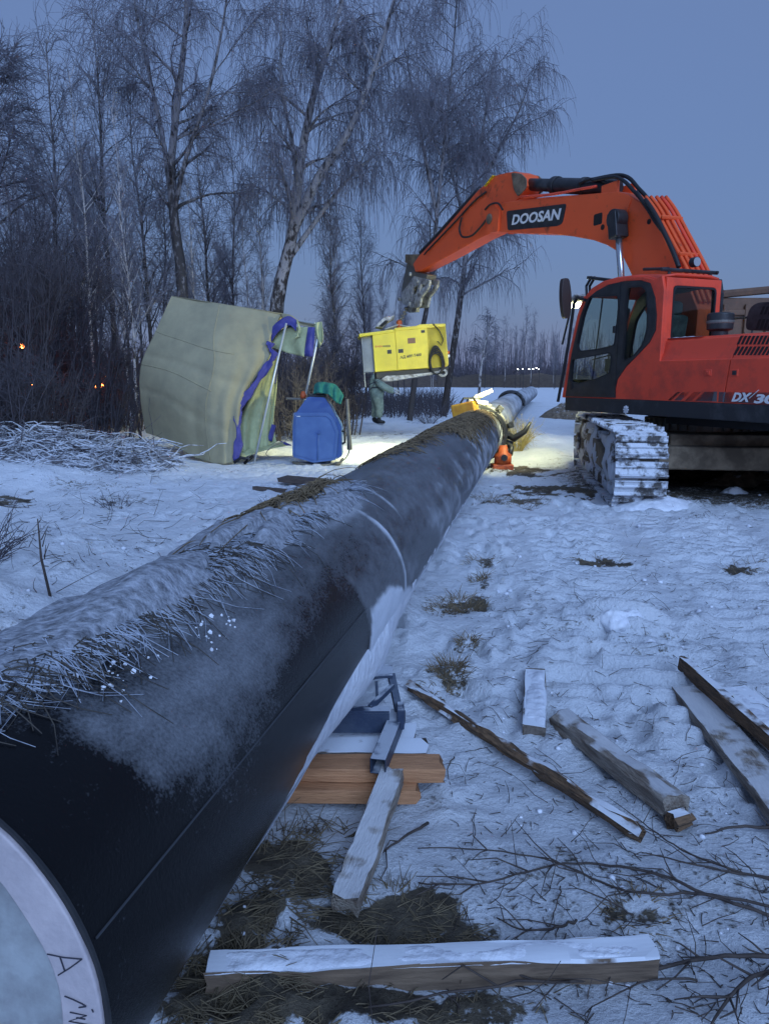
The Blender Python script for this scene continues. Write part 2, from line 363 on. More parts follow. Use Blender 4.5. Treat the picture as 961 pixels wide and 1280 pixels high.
def glass_mat():
    m = bpy.data.materials.new('tinted_glass'); m.use_nodes = True
    N, Lk = m.node_tree.nodes, m.node_tree.links; out = N['Material Output']
    tr = N.new('ShaderNodeBsdfTransparent'); tr.inputs[0].default_value = (.76, .82, .80, 1)
    gl = N.new('ShaderNodeBsdfGlossy'); gl.inputs['Roughness'].default_value = .04; gl.inputs[0].default_value = (.9, .9, .9, 1)
    lw = N.new('ShaderNodeLayerWeight'); lw.inputs[0].default_value = .5
    pw = N.new('ShaderNodeMath'); pw.operation = 'POWER'; pw.inputs[1].default_value = 4; Lk.new(lw.outputs['Facing'], pw.inputs[0])
    fr = N.new('ShaderNodeMath'); fr.operation = 'MULTIPLY_ADD'; fr.inputs[1].default_value = .6; fr.inputs[2].default_value = .035; Lk.new(pw.outputs[0], fr.inputs[0])
    mx = N.new('ShaderNodeMixShader'); Lk.new(fr.outputs[0], mx.inputs[0]); Lk.new(tr.outputs[0], mx.inputs[1]); Lk.new(gl.outputs[0], mx.inputs[2]); Lk.new(mx.outputs[0], out.inputs[0])
    return m
M['glass'] = glass_mat()
# ================================================================== GROUND
PTH = R(11.28)
PS = Vector((math.sin(PTH), math.cos(PTH), 0)); PU = Vector((math.cos(PTH), -math.sin(PTH), 0))
PR, PCU, PCZ = .41, -1.033, .60
def ppt(s, phi, r=PR):                    # a point of the pipe: s along it, phi from its top towards the right, in degrees
    a = R(phi); return PS * s + PU * (PCU + r * math.sin(a)) + Vector((0, 0, PCZ + r * math.cos(a)))

MOUNDS = [(-5.3, 11.6, 1.0, .55, .30), (-5.5, 13.1, 1.6, .9, .36), (-.3, 25.5, 2.6, .9, .12), (3.3, 15.6, .55, .8, .20), (3.7, 18.5, 1.4, 1.6, .30),
          (6.0, 12.9, 1.9, .55, .30), (7.0, 11.6, 1.2, .7, .22), (-3.0, 6.2, .8, 1.0, .16), (-2.6, 4.6, .7, 1.4, .30), (1.5, 4.85, .30, .22, .10),
          (-1.7, 8.0, .5, 1.6, .06), (.1, 5.2, .12, .7, .10), (.55, 7.4, .10, 1.0, .08), (-8, 16, 2.5, 2.0, .35), (2.2, 21, 1.5, 1.6, .22), (-.4, 17.2, 1.0, .9, .10)]
PRINTS = []
for (x0, y0, x1, y1, n_) in [(-1.9, 6.6, -1.1, 12.8, 11), (-3.6, 8.2, -1.4, 10.6, 6), (.75, 4.3, 1.0, 8.6, 10), (.25, 4.6, .9, 3.0, 4), (1.2, 3.2, 1.3, 5.4, 5), (2.2, 9.4, 1.4, 6.2, 7)]:
    for k in range(n_):
        t = k / n_; PRINTS.append((x0 + (x1 - x0) * t + random.gauss(0, .05) + (.10 if k % 2 else -.10), y0 + (y1 - y0) * t + random.gauss(0, .06), math.atan2(-(x1 - x0), y1 - y0) + random.gauss(0, .2)))
def hgt(x, y):
    x = np.asarray(x, float); y = np.asarray(y, float)
    d = np.hypot(x, y)
    near = 1 - sstep(25, 80, d)
    h = .16 * (fbm(x * .22, y * .22, 3) - .5) * sstep(2, 9, d)
    h = h + near * (.07 * (fbm(x * 1.1, y * 1.1, 8) - .5) + .075 * (fbm(x * 3.1, y * 3.1, 21) - .5))
    vn = 1 - sstep(8, 22, d)
    # the excavator's own track prints: cleats pressed across each lane
    q = x * math.cos(R(9)) - y * math.sin(R(9)); t = x * math.sin(R(9)) + y * math.cos(R(9))
    lane = sstep(.2, .35, q) * (1 - sstep(1.0, 1.15, q)) + sstep(1.35, 1.5, q) * (1 - sstep(2.3, 2.45, q))
    wob = .06 * vnoise(x * 2.3, y * 2.3, 5)
    rid = .5 + .5 * np.sin((t + wob + .12 * q) * 2 * math.pi / .205)
    on = lane * sstep(3.0, 4.2, t) * (1 - sstep(8.6, 9.5, t)) * (.45 + .55 * sstep(.35, .6, vnoise(x * 1.3, y * 1.3, 17)))
    h = h + on * (.125 * (rid ** .6) - .075)
    h = h + vn * (1 - .72 * np.clip(on, 0, 1)) * (.25 + 1.5 * sstep(.42, .62, fbm(x * 1.7, y * 1.7, 55))) * (.085 * np.abs(fbm(x * 6.5, y * 6.5, 33) - .5) + .034 * (vnoise(x * 14, y * 14, 41) - .5) + .010 * (vnoise(x * 37, y * 37, 47) - .5))
    if x.size > 200:
        for (fx, fy, fa) in PRINTS:
            u = (x - fx) * math.cos(fa) + (y - fy) * math.sin(fa); v = -(x - fx) * math.sin(fa) + (y - fy) * math.cos(fa); e = (u / .055) ** 2 + (v / .15) ** 2
            h = h - .055 * np.exp(-e ** 2) + .018 * np.exp(-((e - 1.7) / .7) ** 2)
    for (mx, my, rx, ry, mh) in MOUNDS:
        h = h + mh * np.exp(-((x - mx) / rx) ** 2 - ((y - my) / ry) ** 2) * (.75 + .5 * fbm(x * 2.6, y * 2.6, 61))
    h = h + .45 * sstep(4.5, 10, -x) * sstep(6, 14, y) * (1 - sstep(40, 90, y))
    return h
def gz(x, y): return float(hgt(np.array([x]), np.array([y]))[0])
def gp(px, py, dz=0.0):
    g = gnd(px, py)
    for _ in range(4): g = gnd(px, py, gz(g.x, g.y))
    return Vector((g.x, g.y, g.z + dz))

DIRT = []
for (px, py, rx, ry, k) in [(650, 588, 55, 7, .9), (700, 614, 75, 9, .95), (620, 628, 30, 5, .6), (660, 632, 30, 6, .7), (745, 703, 38, 7, .85), (932, 714, 28, 7, .8), (600, 705, 26, 5, .6), (572, 757, 42, 16, .66),
                            (600, 730, 8, 12, .7), (585, 812, 14, 14, .6), (560, 850, 30, 20, .64), (150, 622, 30, 8, .6), (10, 625, 30, 8, .8), (290, 1235, 70, 60, 1.0), (505, 1150, 90, 46, 1.0), (350, 1075, 75, 40, 1.0), (320, 1150, 50, 40, .9), (430, 1262, 260, 30, 1.0), (570, 1165, 60, 30, .9), (400, 1100, 40, 26, .8),
                            (650, 1255, 70, 12, .8), (790, 1140, 40, 10, .7), (545, 980, 10, 60, .5), (910, 600, 70, 14, .95), (880, 575, 80, 18, .9), (800, 600, 60, 10, .6), (480, 545, 60, 5, .55), (520, 520, 30, 4, .5), (430, 530, 26, 4, .5), (700, 575, 40, 6, .45), (380, 598, 24, 4, .5)]:
    g = gnd(px, py); gx = gnd(px + rx, py); gy0 = gnd(px, py + ry); gy1 = gnd(px, py - ry) if py - ry > 478 else gy0
    DIRT.append((g.x, g.y, max(.05, gx.x - g.x), max(.05, (gy1.y - gy0.y) / 2), k))
def dirt(x, y):
    d = .38 * sstep(.46, .72, fbm(x * .9, y * .9, 71)) + .12 * sstep(.55, .8, fbm(x * .35, y * .35, 77))
    wx = 2.2 * (fbm(x * 5, y * 5, 81) - .5); wy = 2.2 * (fbm(x * 5, y * 5, 87) - .5); pt = .45 + .8 * fbm(x * 7, y * 7, 85)
    for (cx, cy, rx, ry, k) in DIRT:
        e = ((x + wx * rx - cx) / rx) ** 2 + ((y + wy * ry - cy) / ry) ** 2
        d = np.maximum(d, k * (pt if k < .97 else .9 * pt + .12) * (1 - sstep(.1, 1.9, e)))
    e = ((x - 4.6) / 2.3) ** 2 + ((y - 11.6) / 3.2) ** 2                    # churned earth round the machine
    d = np.maximum(d, .62 * (1 - sstep(.3, 1.3, e)))
    return d

def steps(a, d0, grow, lim):
    out = [a]; d = d0
    while out[-1] < lim: out.append(out[-1] + d); d *= 1
    return out
def axis_pos(start, d0, rel, mid, far_ratio, lim):
    v = [start]
    while v[-1] < mid: v.append(v[-1] + max(d0, rel * v[-1]))
    while v[-1] < lim: v.append(v[-1] * far_ratio)
    return v
ys = [-60, -30, -15, -8, -5, -3, -2, -1.2, -.6, -.2, .1, .3, .5] + axis_pos(.6, .024, .0075, 70, 1.12, 4000)
xp = axis_pos(.024, .024, .016, 45, 1.16, 4000)
xs = [-v for v in xp[::-1]] + [0] + xp
XX, YY = np.meshgrid(np.array(xs), np.array(ys)); ZZ = hgt(XX, YY)
nr, nc = XX.shape
ii = (np.arange(nr - 1)[:, None] * nc + np.arange(nc - 1)[None, :]).ravel()
me = mesh_np('ground', np.stack([XX, YY, ZZ], -1).reshape(-1, 3), np.stack([ii, ii + 1, ii + nc + 1, ii + nc], -1))
at_ = me.attributes.new('dirt', 'FLOAT', 'POINT'); at_.data.foreach_set('value', dirt(XX, YY).ravel().astype(np.float32))
ground = tag(link('ground', me, M['snow'], smooth=True), kind='structure')

# the brown grassy verge of the field far behind
V = []; n = 90
for i in range(n):
    x = -60 + 170 * i / (n - 1)
    for k, (yy, zz) in enumerate([(126, -.2), (128, 1.3), (131, 2.0), (160, 2.3), (160, -.2)]):
        V.append((x, yy + 2 * math.sin(x * .2), zz * (.85 + .3 * random.random() if 0 < k < 4 else 1)))
mb = MB(); mb.add(V, [(i * 5 + k, i * 5 + k + 1, i * 5 + 6 + k, i * 5 + 5 + k) for i in range(n - 1) for k in range(4)])
tag(mb.build('field_verge', M['reed'], smooth=True), kind='structure')

# ================================================================== PIPELINE
def pipe_mesh(s0, s1, ns, nphi, frostf, rj=.0):
    ss = np.linspace(0, 1, ns) ** 1.6 * (s1 - s0) + s0; ph = np.linspace(-180, 180, nphi)
    Sg, Pg = np.meshgrid(ss, ph, indexing='ij')
    fr = frostf(Sg, Pg)
    r = PR + .010 * np.clip(fr, 0, 1) * (fbm(Sg * 6, Pg / 9, 90) + .3) + .002 * fbm(Sg * 2, Pg / 25, 95)
    a = np.radians(Pg)
    P = Sg[..., None] * np.array(PS) + (PCU + r * np.sin(a))[..., None] * np.array(PU); P[..., 2] += PCZ + r * np.cos(a)
    ii = (np.arange(ns - 1)[:, None] * nphi + np.arange(nphi - 1)[None, :]).ravel()
    me = mesh_np('pipe_wall', P.reshape(-1, 3), np.stack([ii, ii + nphi, ii + nphi + 1, ii + 1], -1))
    for nm, val in (('frost', fr), ('soft', fr)):
        q = me.attributes.new(nm, 'FLOAT', 'POINT'); q.data.foreach_set('value', val.ravel().astype(np.float32))
    return me
def frost_near(s, p):
    n1 = fbm(s * 2.1, p / 22, 101); n2 = fbm(s * 7, p / 7, 103); n3 = fbm(s * 1.2, p / 30, 107)
    # crust on the upper side; its lower edge wanders along the pipe
    edge = np.interp(s, [.9, 1.15, 1.25, 1.5, 1.8, 2.1, 2.5, 2.75, 2.95, 3.4, 3.9, 5, 8, 14], [22, 26, 58, 74, 66, 54, 52, 58, 130, 150, 150, 150, 150, 150]) + 10 * (n1 - .5)
    f = .25 * (1 - sstep(-15, 15, p - edge))
    f = f * (.55 + .75 * n1)
    top = 1 - sstep(18, 40, p - 8 * n1)                                        # loose snow and rime on the crown
    f = np.maximum(f, (.16 + .55 * n2 * n1 * 1.6) * top * sstep(1.15, 1.5, s) * (1 - sstep(3.7, 4.3, s)))
    dark = .9 * np.exp(-((s - 1.42) / .16) ** 2 - ((p - 20) / 12) ** 2) + .45 * np.exp(-((s - 2.9) / .35) ** 2 - ((p - 48) / 14) ** 2)
    f = f * (1 - .9 * np.clip(dark, 0, 1))
    fs = 1 - sstep(.98, 1.32, s + .12 * (n1 - .5) + .003 * np.maximum(p - 25, 0))
    f = f * (1 - .9 * fs * sstep(-10, 10, p))
    # the white rim low on the flank, thicker behind the joint
    low = np.interp(s, [.9, 1.9, 2.4, 2.8, 2.86, 3.2, 3.5, 4, 6, 14], [140, 121, 113, 106, 78, 78, 88, 108, 112, 112])
    f = np.maximum(f, .98 * sstep(-3, 4, p - low - 8 * (n2 - .5)))
    # beyond the joint: thin drifted film with dark windows
    n4 = fbm(s * 3.2 - p / 30, p / 45, 111); film = (.06 + .75 * (n1 - .45) + .65 * (n4 - .47) + .12 * (n2 - .5) + .26 * sstep(45, 90, p) * sstep(3.5, 6, s)) * sstep(2.84, 2.95, s + .0 * p)
    film = film * (1 - .75 * np.exp(-((p - 25) / 16) ** 2) * sstep(3.9, 4.3, s) * (1 - sstep(6.5, 8.5, s)))
    f = np.maximum(f, film * (.9 + .35 * sstep(4, 9, s)))
    ridge = np.exp(-((s - 3.55 - .0018 * (p - 40)) / .035) ** 2) * sstep(10, 40, p) + .8 * np.exp(-((s - 4.05 + .001 * p) / .03) ** 2) * (1 - sstep(40, 70, p))
    f = np.maximum(f, .75 * ridge * (.5 + n2))
    far_top = sstep(9.2, 10.4, s) * (1 - sstep(22, 48, p + 20 * (n2 - .5)))
    f = f * (1 - .85 * far_top)
    return f
pipe = empty('pipe', PS * .93 + PU * PCU, 0, 'long black coated pipe with frost and dry grass lying along its top in the foreground', 'pipe')
def in_parent(o):                                  # mesh was written in world space: pull it into its parent's frame
    Mi = Matrix.LocRotScale(o.parent.location, o.parent.rotation_euler, (1, 1, 1)).inverted()
    o.data.transform(Mi); return o
o = in_parent(link('pipe_wall', pipe_mesh(.93, 13.85, 620, 220, frost_near), M['pipe'], pipe, True))
# white end ring, film, handwriting
def ring(s0, s1, r0, r1, n=96):
    mb = MB(); V = []
    for (s, r) in ((s0, r1), (s0, r0), (s1, r0), (s1, r1)):
        V += [ppt(s, 360 * k / n, r * (1 + .006 * math.sin(k * .7) * (1 if r == r0 else 0))) for k in range(n)]
    return mb.add(V, [((i * n) + k, (i * n) + (k + 1) % n, ((i + 1) % 4) * n + (k + 1) % n, ((i + 1) % 4) * n + k) for i in range(4) for k in range(n)])
ring(.921, .95, .340, .4085).build('end_ring', M['ring'], pipe, world=True, bevel=.004)
mb = MB(); V = [ppt(.945, 0, 0)]; nr_, nn = 16, 64
for i in range(1, nr_ + 1):
    for k in range(nn):
        r = .345 * i / nr_; V.append(ppt(.945 + .03 * (fbm(np.array([r * 9 * math.cos(k * .0982)]), np.array([r * 9 * math.sin(k * .0982)]), 5)[0] - .5) * (1 - (i / nr_) ** 4), 360 * k / nn, r))
mb.add(V, [(0, 1 + k, 1 + (k + 1) % nn) for k in range(nn)] + [(1 + (i - 1) * nn + k, 1 + (i - 1) * nn + (k + 1) % nn, 1 + i * nn + (k + 1) % nn, 1 + i * nn + k) for i in range(1, nr_) for k in range(nn)])
mb.build('end_film', M['film'], pipe, smooth=True, world=True)
ring(.928, .934, .4085, .4165).build('coating_edge', M['black'], pipe, world=True)
def ink(strokes, name='handwriting'):
    mb = MB()
    for st in strokes:
        mb.tube([ppt(.9195, ph, r) for (ph, r) in st], .0011, 5)
    return mb.build(name, M['ink'], pipe, world=True)
ink([[(69.5, .346), (71.2, .372), (72.3, .402)], [(72.3, .402), (74.0, .376), (75.6, .351)], [(70.9, .366), (74.7, .365)]])            # A
ink([[(81.5, .352), (82.4, .366)], [(82.4, .366), (83.4, .380), (84.0, .386)], [(84.0, .386), (84.4, .373)]])                          # the tick-like second sign
ink([[(86.0, .356), (86.4, .384), (88.6, .352), (88.8, .392)], [(87.3, .366), (87.4, .381)], [(84.6, .395), (85.3, .397)]])            # Z with a bar and a dot
ink([[(90.0, .352), (91.2, .350), (91.4, .359), (90.2, .366)], [(91.6, .372), (92.0, .380)], [(93.0, .36), (95.5, .39)]])
mb = MB(); mb.tube([ppt(s, 70.8 + (s - .93) * 2.6, PR + .002) for s in np.linspace(.95, 2.83, 24)], .0022, 5); mb.build('coating_seam', M['seam'], pipe, world=True)
mb = MB(); mb.tube([ppt(13.9 - 1.9 * t, 62 + 26 * math.sin(t * 1.6) , PR + .012) for t in np.linspace(0, 1, 14)], .007, 5); mb.build('hanging_cable', M['rubber'], pipe, world=True)
# snow crumbs on the near shoulder
for k in range(55):
    s = 1.25 + random.choice((.1, .2, .28, .5, .62)) + random.gauss(0, .04); ph = 30 + 20 * (s - 1.25) + random.gauss(0, 4) - 8; r = random.choice([.0015, .002, .003, .004, .006])
    mbx = MB(); bm = bmesh.new(); bmesh.ops.create_icosphere(bm, subdivisions=1, radius=r)
    V = [v.co * (.6 + .8 * random.random()) for v in bm.verts]; c = ppt(s, ph, PR + .004)
    if k == 0: allc = MB()
    allc.add([v + c for v in V], [tuple(v.index for v in f.verts) for f in bm.faces]); bm.free()
tag(allc.build('snow_crumbs', M['stone'], pipe, world=True), kind='stuff')

def frost_far(s, p):
    n1 = fbm(s * 1.1, p / 22, 121); n2 = fbm(s * 5, p / 9, 123)
    return (.55 + .7 * (n1 - .4) + .3 * (n2 - .5)) * (1 - .6 * sstep(70, 110, p))
far_pipe = empty('pipe', PS * 14.1 + PU * PCU, 0, 'frost whitened second length of pipe beyond the clamp', 'pipe')
in_parent(link('pipe_wall', pipe_mesh(13.87, 29.5, 120, 120, frost_far), M['pipe'], far_pipe, True))
far_pipe2 = empty('pipe', PS * 29.6 + PU * PCU, 0, 'farthest length of pipe past the dark wrapped joint', 'pipe')
far_pipe2.rotation_euler = (0, 0, R(-1.2))
o = link('pipe_wall', pipe_mesh(29.5, 52, 60, 80, frost_far), M['pipe'], far_pipe2, True)
o.data.transform(Matrix.Translation(-far_pipe2.location))
mb = MB()
for i, s in enumerate(np.linspace(28.6, 30.1, 7)):
    for k in range(20):
        ph = -95 + 190 * k / 19; mb.v.append(tuple(ppt(s, ph, PR + .03 + .05 * random.random() + .06 * math.sin(i * 1.1))))
mb.f = [(i * 20 + k, i * 20 + k + 1, i * 20 + 21 + k, i * 20 + 20 + k) for i in range(6) for k in range(19)]
tag(mb.build('joint_wrap', M['black'], smooth=True, solid=.02), 'dark sheet wrapped over the far pipe joint', 'cover')

# ------------------------------------------------------------------ the line-up clamp on the joint
cl_c = ppt(13.95, 0, 0)
clamp = empty('pipe_clamp', cl_c, 0, 'steel line-up clamp ringed round the joint of the two pipes', 'clamp')
for s, nm in ((13.78, 'clamp_ring'), (14.12, 'clamp_ring')):
    mb = MB(); n = 40
    for (s_, r) in ((s - .045, .432), (s - .045, .50), (s + .045, .50), (s + .045, .432)):
        mb.v += [tuple(ppt(s_, 360 * k / n, r)) for k in range(n)]
    mb.f = [(i * n + k, i * n + (k + 1) % n, ((i + 1) % 4) * n + (k + 1) % n, ((i + 1) % 4) * n + k) for i in range(4) for k in range(n)]
    mb.build(nm, M['black' if s < 14 else 'steel'], clamp, world=True, bevel=.008)
for k, ph in enumerate(range(-150, 210, 24)):
    mb = MB(); mb.beam(ppt(13.74, ph, .515), ppt(14.16, ph, .515), .06, .05, up=ppt(14, ph, 1) - ppt(14, ph, 0)); mb.build('cross_bar', M['steel' if k % 2 else 'black'], clamp, world=True, bevel=.006)
for ph in (-10, 38, 74, 108):
    mb = MB(); a = ppt(13.72, ph, .56); mb.box(ppt(13.95, ph, .56), (.10, .16, .10), Matrix.Rotation(R(ph), 3, 'Y')); mb.tube([ppt(13.70, ph, .555), ppt(14.25, ph, .555)], .018, 8); mb.build('jack_bolt', M['black'], clamp, world=True, bevel=.006)
mb = MB(); mb.tube([ppt(13.9, -8, .54), ppt(13.8, -18, .60), ppt(13.75, -2, .66), ppt(13.7, 16, .80)], [.05, .06, .05, .03], 8); mb.tube([ppt(13.9, -22, .53), ppt(13.7, -16, .60), ppt(13.8, 14, .55)], .045, 8)
mb.build('locking_lever', M['whitesteel'], clamp, world=True, smooth=True)
mb = MB(); mb.tube([ppt(13.9, 92, .50), ppt(13.85, 97, .62), ppt(13.8, 86, .80), ppt(13.8, 76, .92)], [.06, .07, .05, .02], 8); mb.tube([ppt(13.9, 108, .5), ppt(13.8, 112, .62), ppt(13.7, 122, .66)], .05, 8)
mb.build('hooked_arm', M['black'], clamp, world=True, smooth=True)
mb = MB()
for k in range(26):
    ph = -60 + k * 7; mb.tube([ppt(13.62 + .02 * math.sin(k * 2.2), ph, .438), ppt(13.62 - .02 * math.sin(k * 2.2), ph + 6, .445)], .013, 5)
mb.build('tension_chain', M['black'], clamp, world=True)
mb = MB(); c = ppt(13.2, -24, .49); mb.box(c, (.40, .42, .25), Matrix.Rotation(R(-16), 3, 'Z') @ Matrix.Rotation(R(-12), 3, 'Y'))
box = empty('tool_box', c - Vector((0, 0, .12)), 0, 'amber plastic box resting on the pipe top left of the clamp', 'box')
mb.build('box_body', M['amber'], box, world=True, bevel=.03)
mb = MB(); mb.tube([c + Vector((-.1, -.16, .12)), c + Vector((-.05, -.18, .20)), c + Vector((.12, -.12, .20)), c + Vector((.2, 0, .1))], .018, 6); mb.build('handle', M['black'], box, world=True)
jc = gp(637, 588)
jc = ppt(13.5, 118, .50); jc.z = 0
jack = empty('bottle_jack', jc, 0, 'orange jack standing under the right flank of the clamp', 'jack')
g0 = gz(jc.x, jc.y)
mb = MB(); mb.bb(jc.x - .19, jc.x + .17, jc.y - .16, jc.y + .16, g0 - .02, g0 + .10); mb.build('base', M['jack'], jack, world=True, bevel=.02)
mb = MB(); mb.lathe([(.15, g0 + .09), (.15, g0 + .26), (.09, g0 + .30), (.07, g0 + .42)], 16, lambda x, y, z: (x + jc.x, y + jc.y, z)); mb.build('cylinder', M['jack'], jack, world=True, smooth=True)
mb = MB(); mb.lathe([(.055, -.03), (.055, .03)], 14, lambda x, y, z: (jc.x + x, jc.y - .16 + z, g0 + .22 + y)); mb.build('valve', M['black'], jack, world=True)

# ================================================================== TIMBER AND TRESTLE
def plank(name, a, b, w, h, m, label, cat, group=None, rough=.006, ends=.03, seg=14, up=(0, 0, 1), cap=0, rnd=.04):
    """one sawn piece from a to b (middle of its underside), with slightly uneven faces and ragged ends"""
    sd0 = random.random() * 90; a = Vector(a); b = Vector(b); d = b - a; L = d.length; x = d.normalized()
    y = Vector(up).cross(x).normalized(); z = x.cross(y); mb = MB(); q_ = rnd; ring_ = [(-.5 + q_, 0), (0, 0), (.5 - q_, 0), (.5, q_), (.5, .5), (.5, 1 - q_), (.5 - q_, 1), (0, 1), (-.5 + q_, 1), (-.5, 1 - q_), (-.5, .5), (-.5, q_)]
    nn = len(ring_)
    for i in range(seg + 1):
        t = L * i / seg
        for k, (p, q) in enumerate(ring_):
            e = (random.random() - .5) * ends if i in (0, seg) else 0
            n1_, n2_ = (float(vnoise(np.array([t * 9 + sd0]), np.array([k * 1.7 + j_]), 3)[0]) - .5 for j_ in (0, 40)); mb.v.append(tuple(a + x * (t + e) + y * (p * w + rough * 3.2 * n1_) + z * (q * h + rough * 3.2 * n2_)))
    mb.f = [(i * nn + k, i * nn + (k + 1) % nn, (i + 1) * nn + (k + 1) % nn, (i + 1) * nn + k) for i in range(seg) for k in range(nn)] + [tuple(range(nn))[::-1], tuple(seg * nn + k for k in range(nn))]
    c = a; mb.v = [tuple(Vector(v) - c) for v in mb.v]
    th = math.atan2(x.y, x.x); mb.xf(Matrix.Rotation(-th, 4, 'Z'))
    o = mb.build(name, M[m], None, bevel=.004); o.location = c; o.rotation_euler = (0, 0, th)
    if cap:                                     # snow lying along the top, thin and broken at its edges
        n_, m_ = 60, 9; cb = MB(); P_ = []
        for i in range(n_ + 1):
            row = []
            for j in range(m_ + 1):
                t, u = i / n_, j / m_; ed = min(1, 6 * min(t, 1 - t), 4.5 * min(u, 1 - u)) + .25 * (float(vnoise(np.array([t * L * 30 + sd0]), np.array([u * w * 40]), 6)[0]) - .5)
                th_ = cap * (min(1, max(0, ed)) ** .5) * (.1 + 1.6 * float(fbm(np.array([t * L * 9 + sd0]), np.array([u * w * 30]), 12)[0])) - .0085
                row.append(x * (t * L) + y * ((u - .5) * w * .97) + z * (h + th_))
            P_.append(row)
        cb.grid(P_); cb.xf(Matrix.Rotation(-th, 4, 'Z')); cb.build('snow_cap', M['bank'], o, smooth=True)
    return tag(o, label, cat, group)
def G3(px, py, dz=0): 
    g = gnd(px, py); return Vector((g.x, g.y, dz))

plank('timber_beam', G3(256, 1245, .0) + Vector((0, .042, -.008)), G3(822, 1224, .0) + Vector((0, .042, -.008)), .082, .075, 'woodbeam', 'long sawn beam capped with snow lying across the bottom of the picture', 'timber', rough=.005, ends=.012, seg=30, cap=.011)
plank('timber_slab', Vector((-.115, 2.05, .015)), Vector((.035, 2.66, .10)), .085, .06, 'woodbare', 'short grey slab leaning from the grass up to the board stack', 'timber')
# stack of boards under the blue stand
B = 'boards stacked under the pipe stand'
plank('board', (-.85, 2.70, .030), (.123, 2.685, .030), .14, .055, 'wood', 'lower fresh orange board with snow on its end, in the stack under the stand', 'board', B, .002)
plank('board', (-.85, 2.74, .088), (.218, 2.728, .088), .125, .056, 'wood', 'upper fresh orange board sticking out to the right under the blue stand', 'board', B, .002)
plank('board', (-.8, 2.885, .090), (.165, 2.87, .090), .13, .05, 'woodgrey', 'snow dusted grey board directly behind the orange boards', 'board', B, .002, cap=.008)
plank('board', (-.75, 3.04, .075), (.13, 3.03, .075), .15, .05, 'woodgrey', 'rearmost snowy grey board of the stack under the stand', 'board', B, .002, cap=.010)
plank('board', (-.8, 2.86, .01), (.10, 2.86, .01), .12, .075, 'woodgrey', 'bottom grey block hidden beneath the board stack', 'board', B, .002)
plank('board', (-.7, 3.02, .01), (.08, 3.02, .01), .12, .06, 'darkboard', 'dark spacer board at the bottom rear of the stack', 'board', B, .002)
stand = empty('pipe_stand', (-.02, 2.9, .15), 0, 'dark blue steel pipe stand on the stacked boards', 'stand')
def hollow(a, b, w, t):
    a = Vector(a); b = Vector(b); x = (b - a).normalized(); y = Vector((0, 0, 1)).cross(x).normalized(); z = x.cross(y); mb = MB()
    o_ = [(-1, -1), (1, -1), (1, 1), (-1, 1)]
    mb.plate([(p * w / 2, q * w / 2) for p, q in o_], [[(p * (w / 2 - t), q * (w / 2 - t)) for p, q in o_]], 0, (b - a).length, lambda p, q, d: a + x * d + y * p + z * q)
    return mb
hollow((-.025, 2.625, .178), (.060, 3.06, .178), .060, .005).build('square_tube', M['bluesteel'], stand, world=True, bevel=.003)
mb = MB(); mb.box((-.19, 2.955, .195), (.42, .010, .085)); mb.box((-.19, 2.975, .243), (.42, .05, .010)); mb.build('cross_plate', M['bluesteel'], stand, world=True)
mb = MB(); mb.box((.066, 2.98, .215), (.03, .09, .085)); mb.build('bracket', M['bluesteel'], stand, world=True, bevel=.004)
mb = MB(); mb.beam((.060, 3.03, .21), (.028, 3.13, .335), .030, .022); mb.build('upright', M['bluesteel'], stand, world=True)
mb = MB(); mb.beam((-.06, 2.99, .245), (.036, 3.09, .30), .020, .020); mb.tube([(-.03, 3.06, .24), (-.035, 3.09, .32)], .006, 6); mb.build('brace', M['bluesteel'], stand, world=True)
mb = MB(); P_ = []
for i in range(9):
    t = i / 8
    P_.append([Vector((.035 - .15 * t, 3.10 + dy, .335 - .02 * t * t - .05 * max(0, t - .5))) for dy in (0, .06, .12)])
mb.grid(P_).build('saddle', M['bluesteel'], stand, world=True, solid=.012)
# loose wood to the right
plank('timber_log', G3(700, 912, .005), G3(843, 1024, .005), .115, .09, 'woodbare', 'squared bark edged log with broken orange end lying right of the pipe', 'timber', rough=.007, ends=.04, seg=24, rnd=.22)
plank('rotten_pole', G3(512, 868, .02), G3(797, 1054, .015), .045, .05, 'rotten', 'thin rotten brown pole lying aslant in the snow', 'pole', rough=.008, ends=.06, seg=34, rnd=.25)
plank('timber_block', G3(667, 926, .0), G3(668, 852, .0), .105, .075, 'woodgrey', 'short snow topped block lying beyond the end of the log', 'timber', rough=.004, cap=.016)
plank('timber_stub', G3(838, 1036, .0), G3(858, 1030, .0), .07, .055, 'rotten', 'dark stub poking out under the broken end of the log', 'timber', rough=.006, rnd=.28)
WB = 'boards lying in the snow at the right edge'
plank('board', G3(858, 872, .02), G3(1010, 1062, .02), .155, .04, 'woodbare', 'weathered board lying nearest the log at the right edge', 'board', WB, .004)
plank('board', G3(850, 852, .07), G3(1010, 1000, .06), .04, .07, 'rotten', 'dark narrow edge board with chewed orange tip at the right edge', 'board', WB, .006, .06)
plank('board', G3(905, 872, .03), G3(1040, 985, .03), .20, .035, 'woodgrey', 'snow covered wide board farthest right at the right edge', 'board', WB, .004, cap=.014)
plank('board', gp(354, 606, .06) , gp(402, 607, .02), .30, .07, 'darkboard', 'dark brown plank on the snow in front of the blue tank', 'board', 'planks by the blue tank', .006)
plank('board', gp(318, 612, .0), gp(372, 617, .0), .07, .05, 'darkboard', 'thin dark stick of wood lying left of the brown plank', 'board', 'planks by the blue tank', .006)
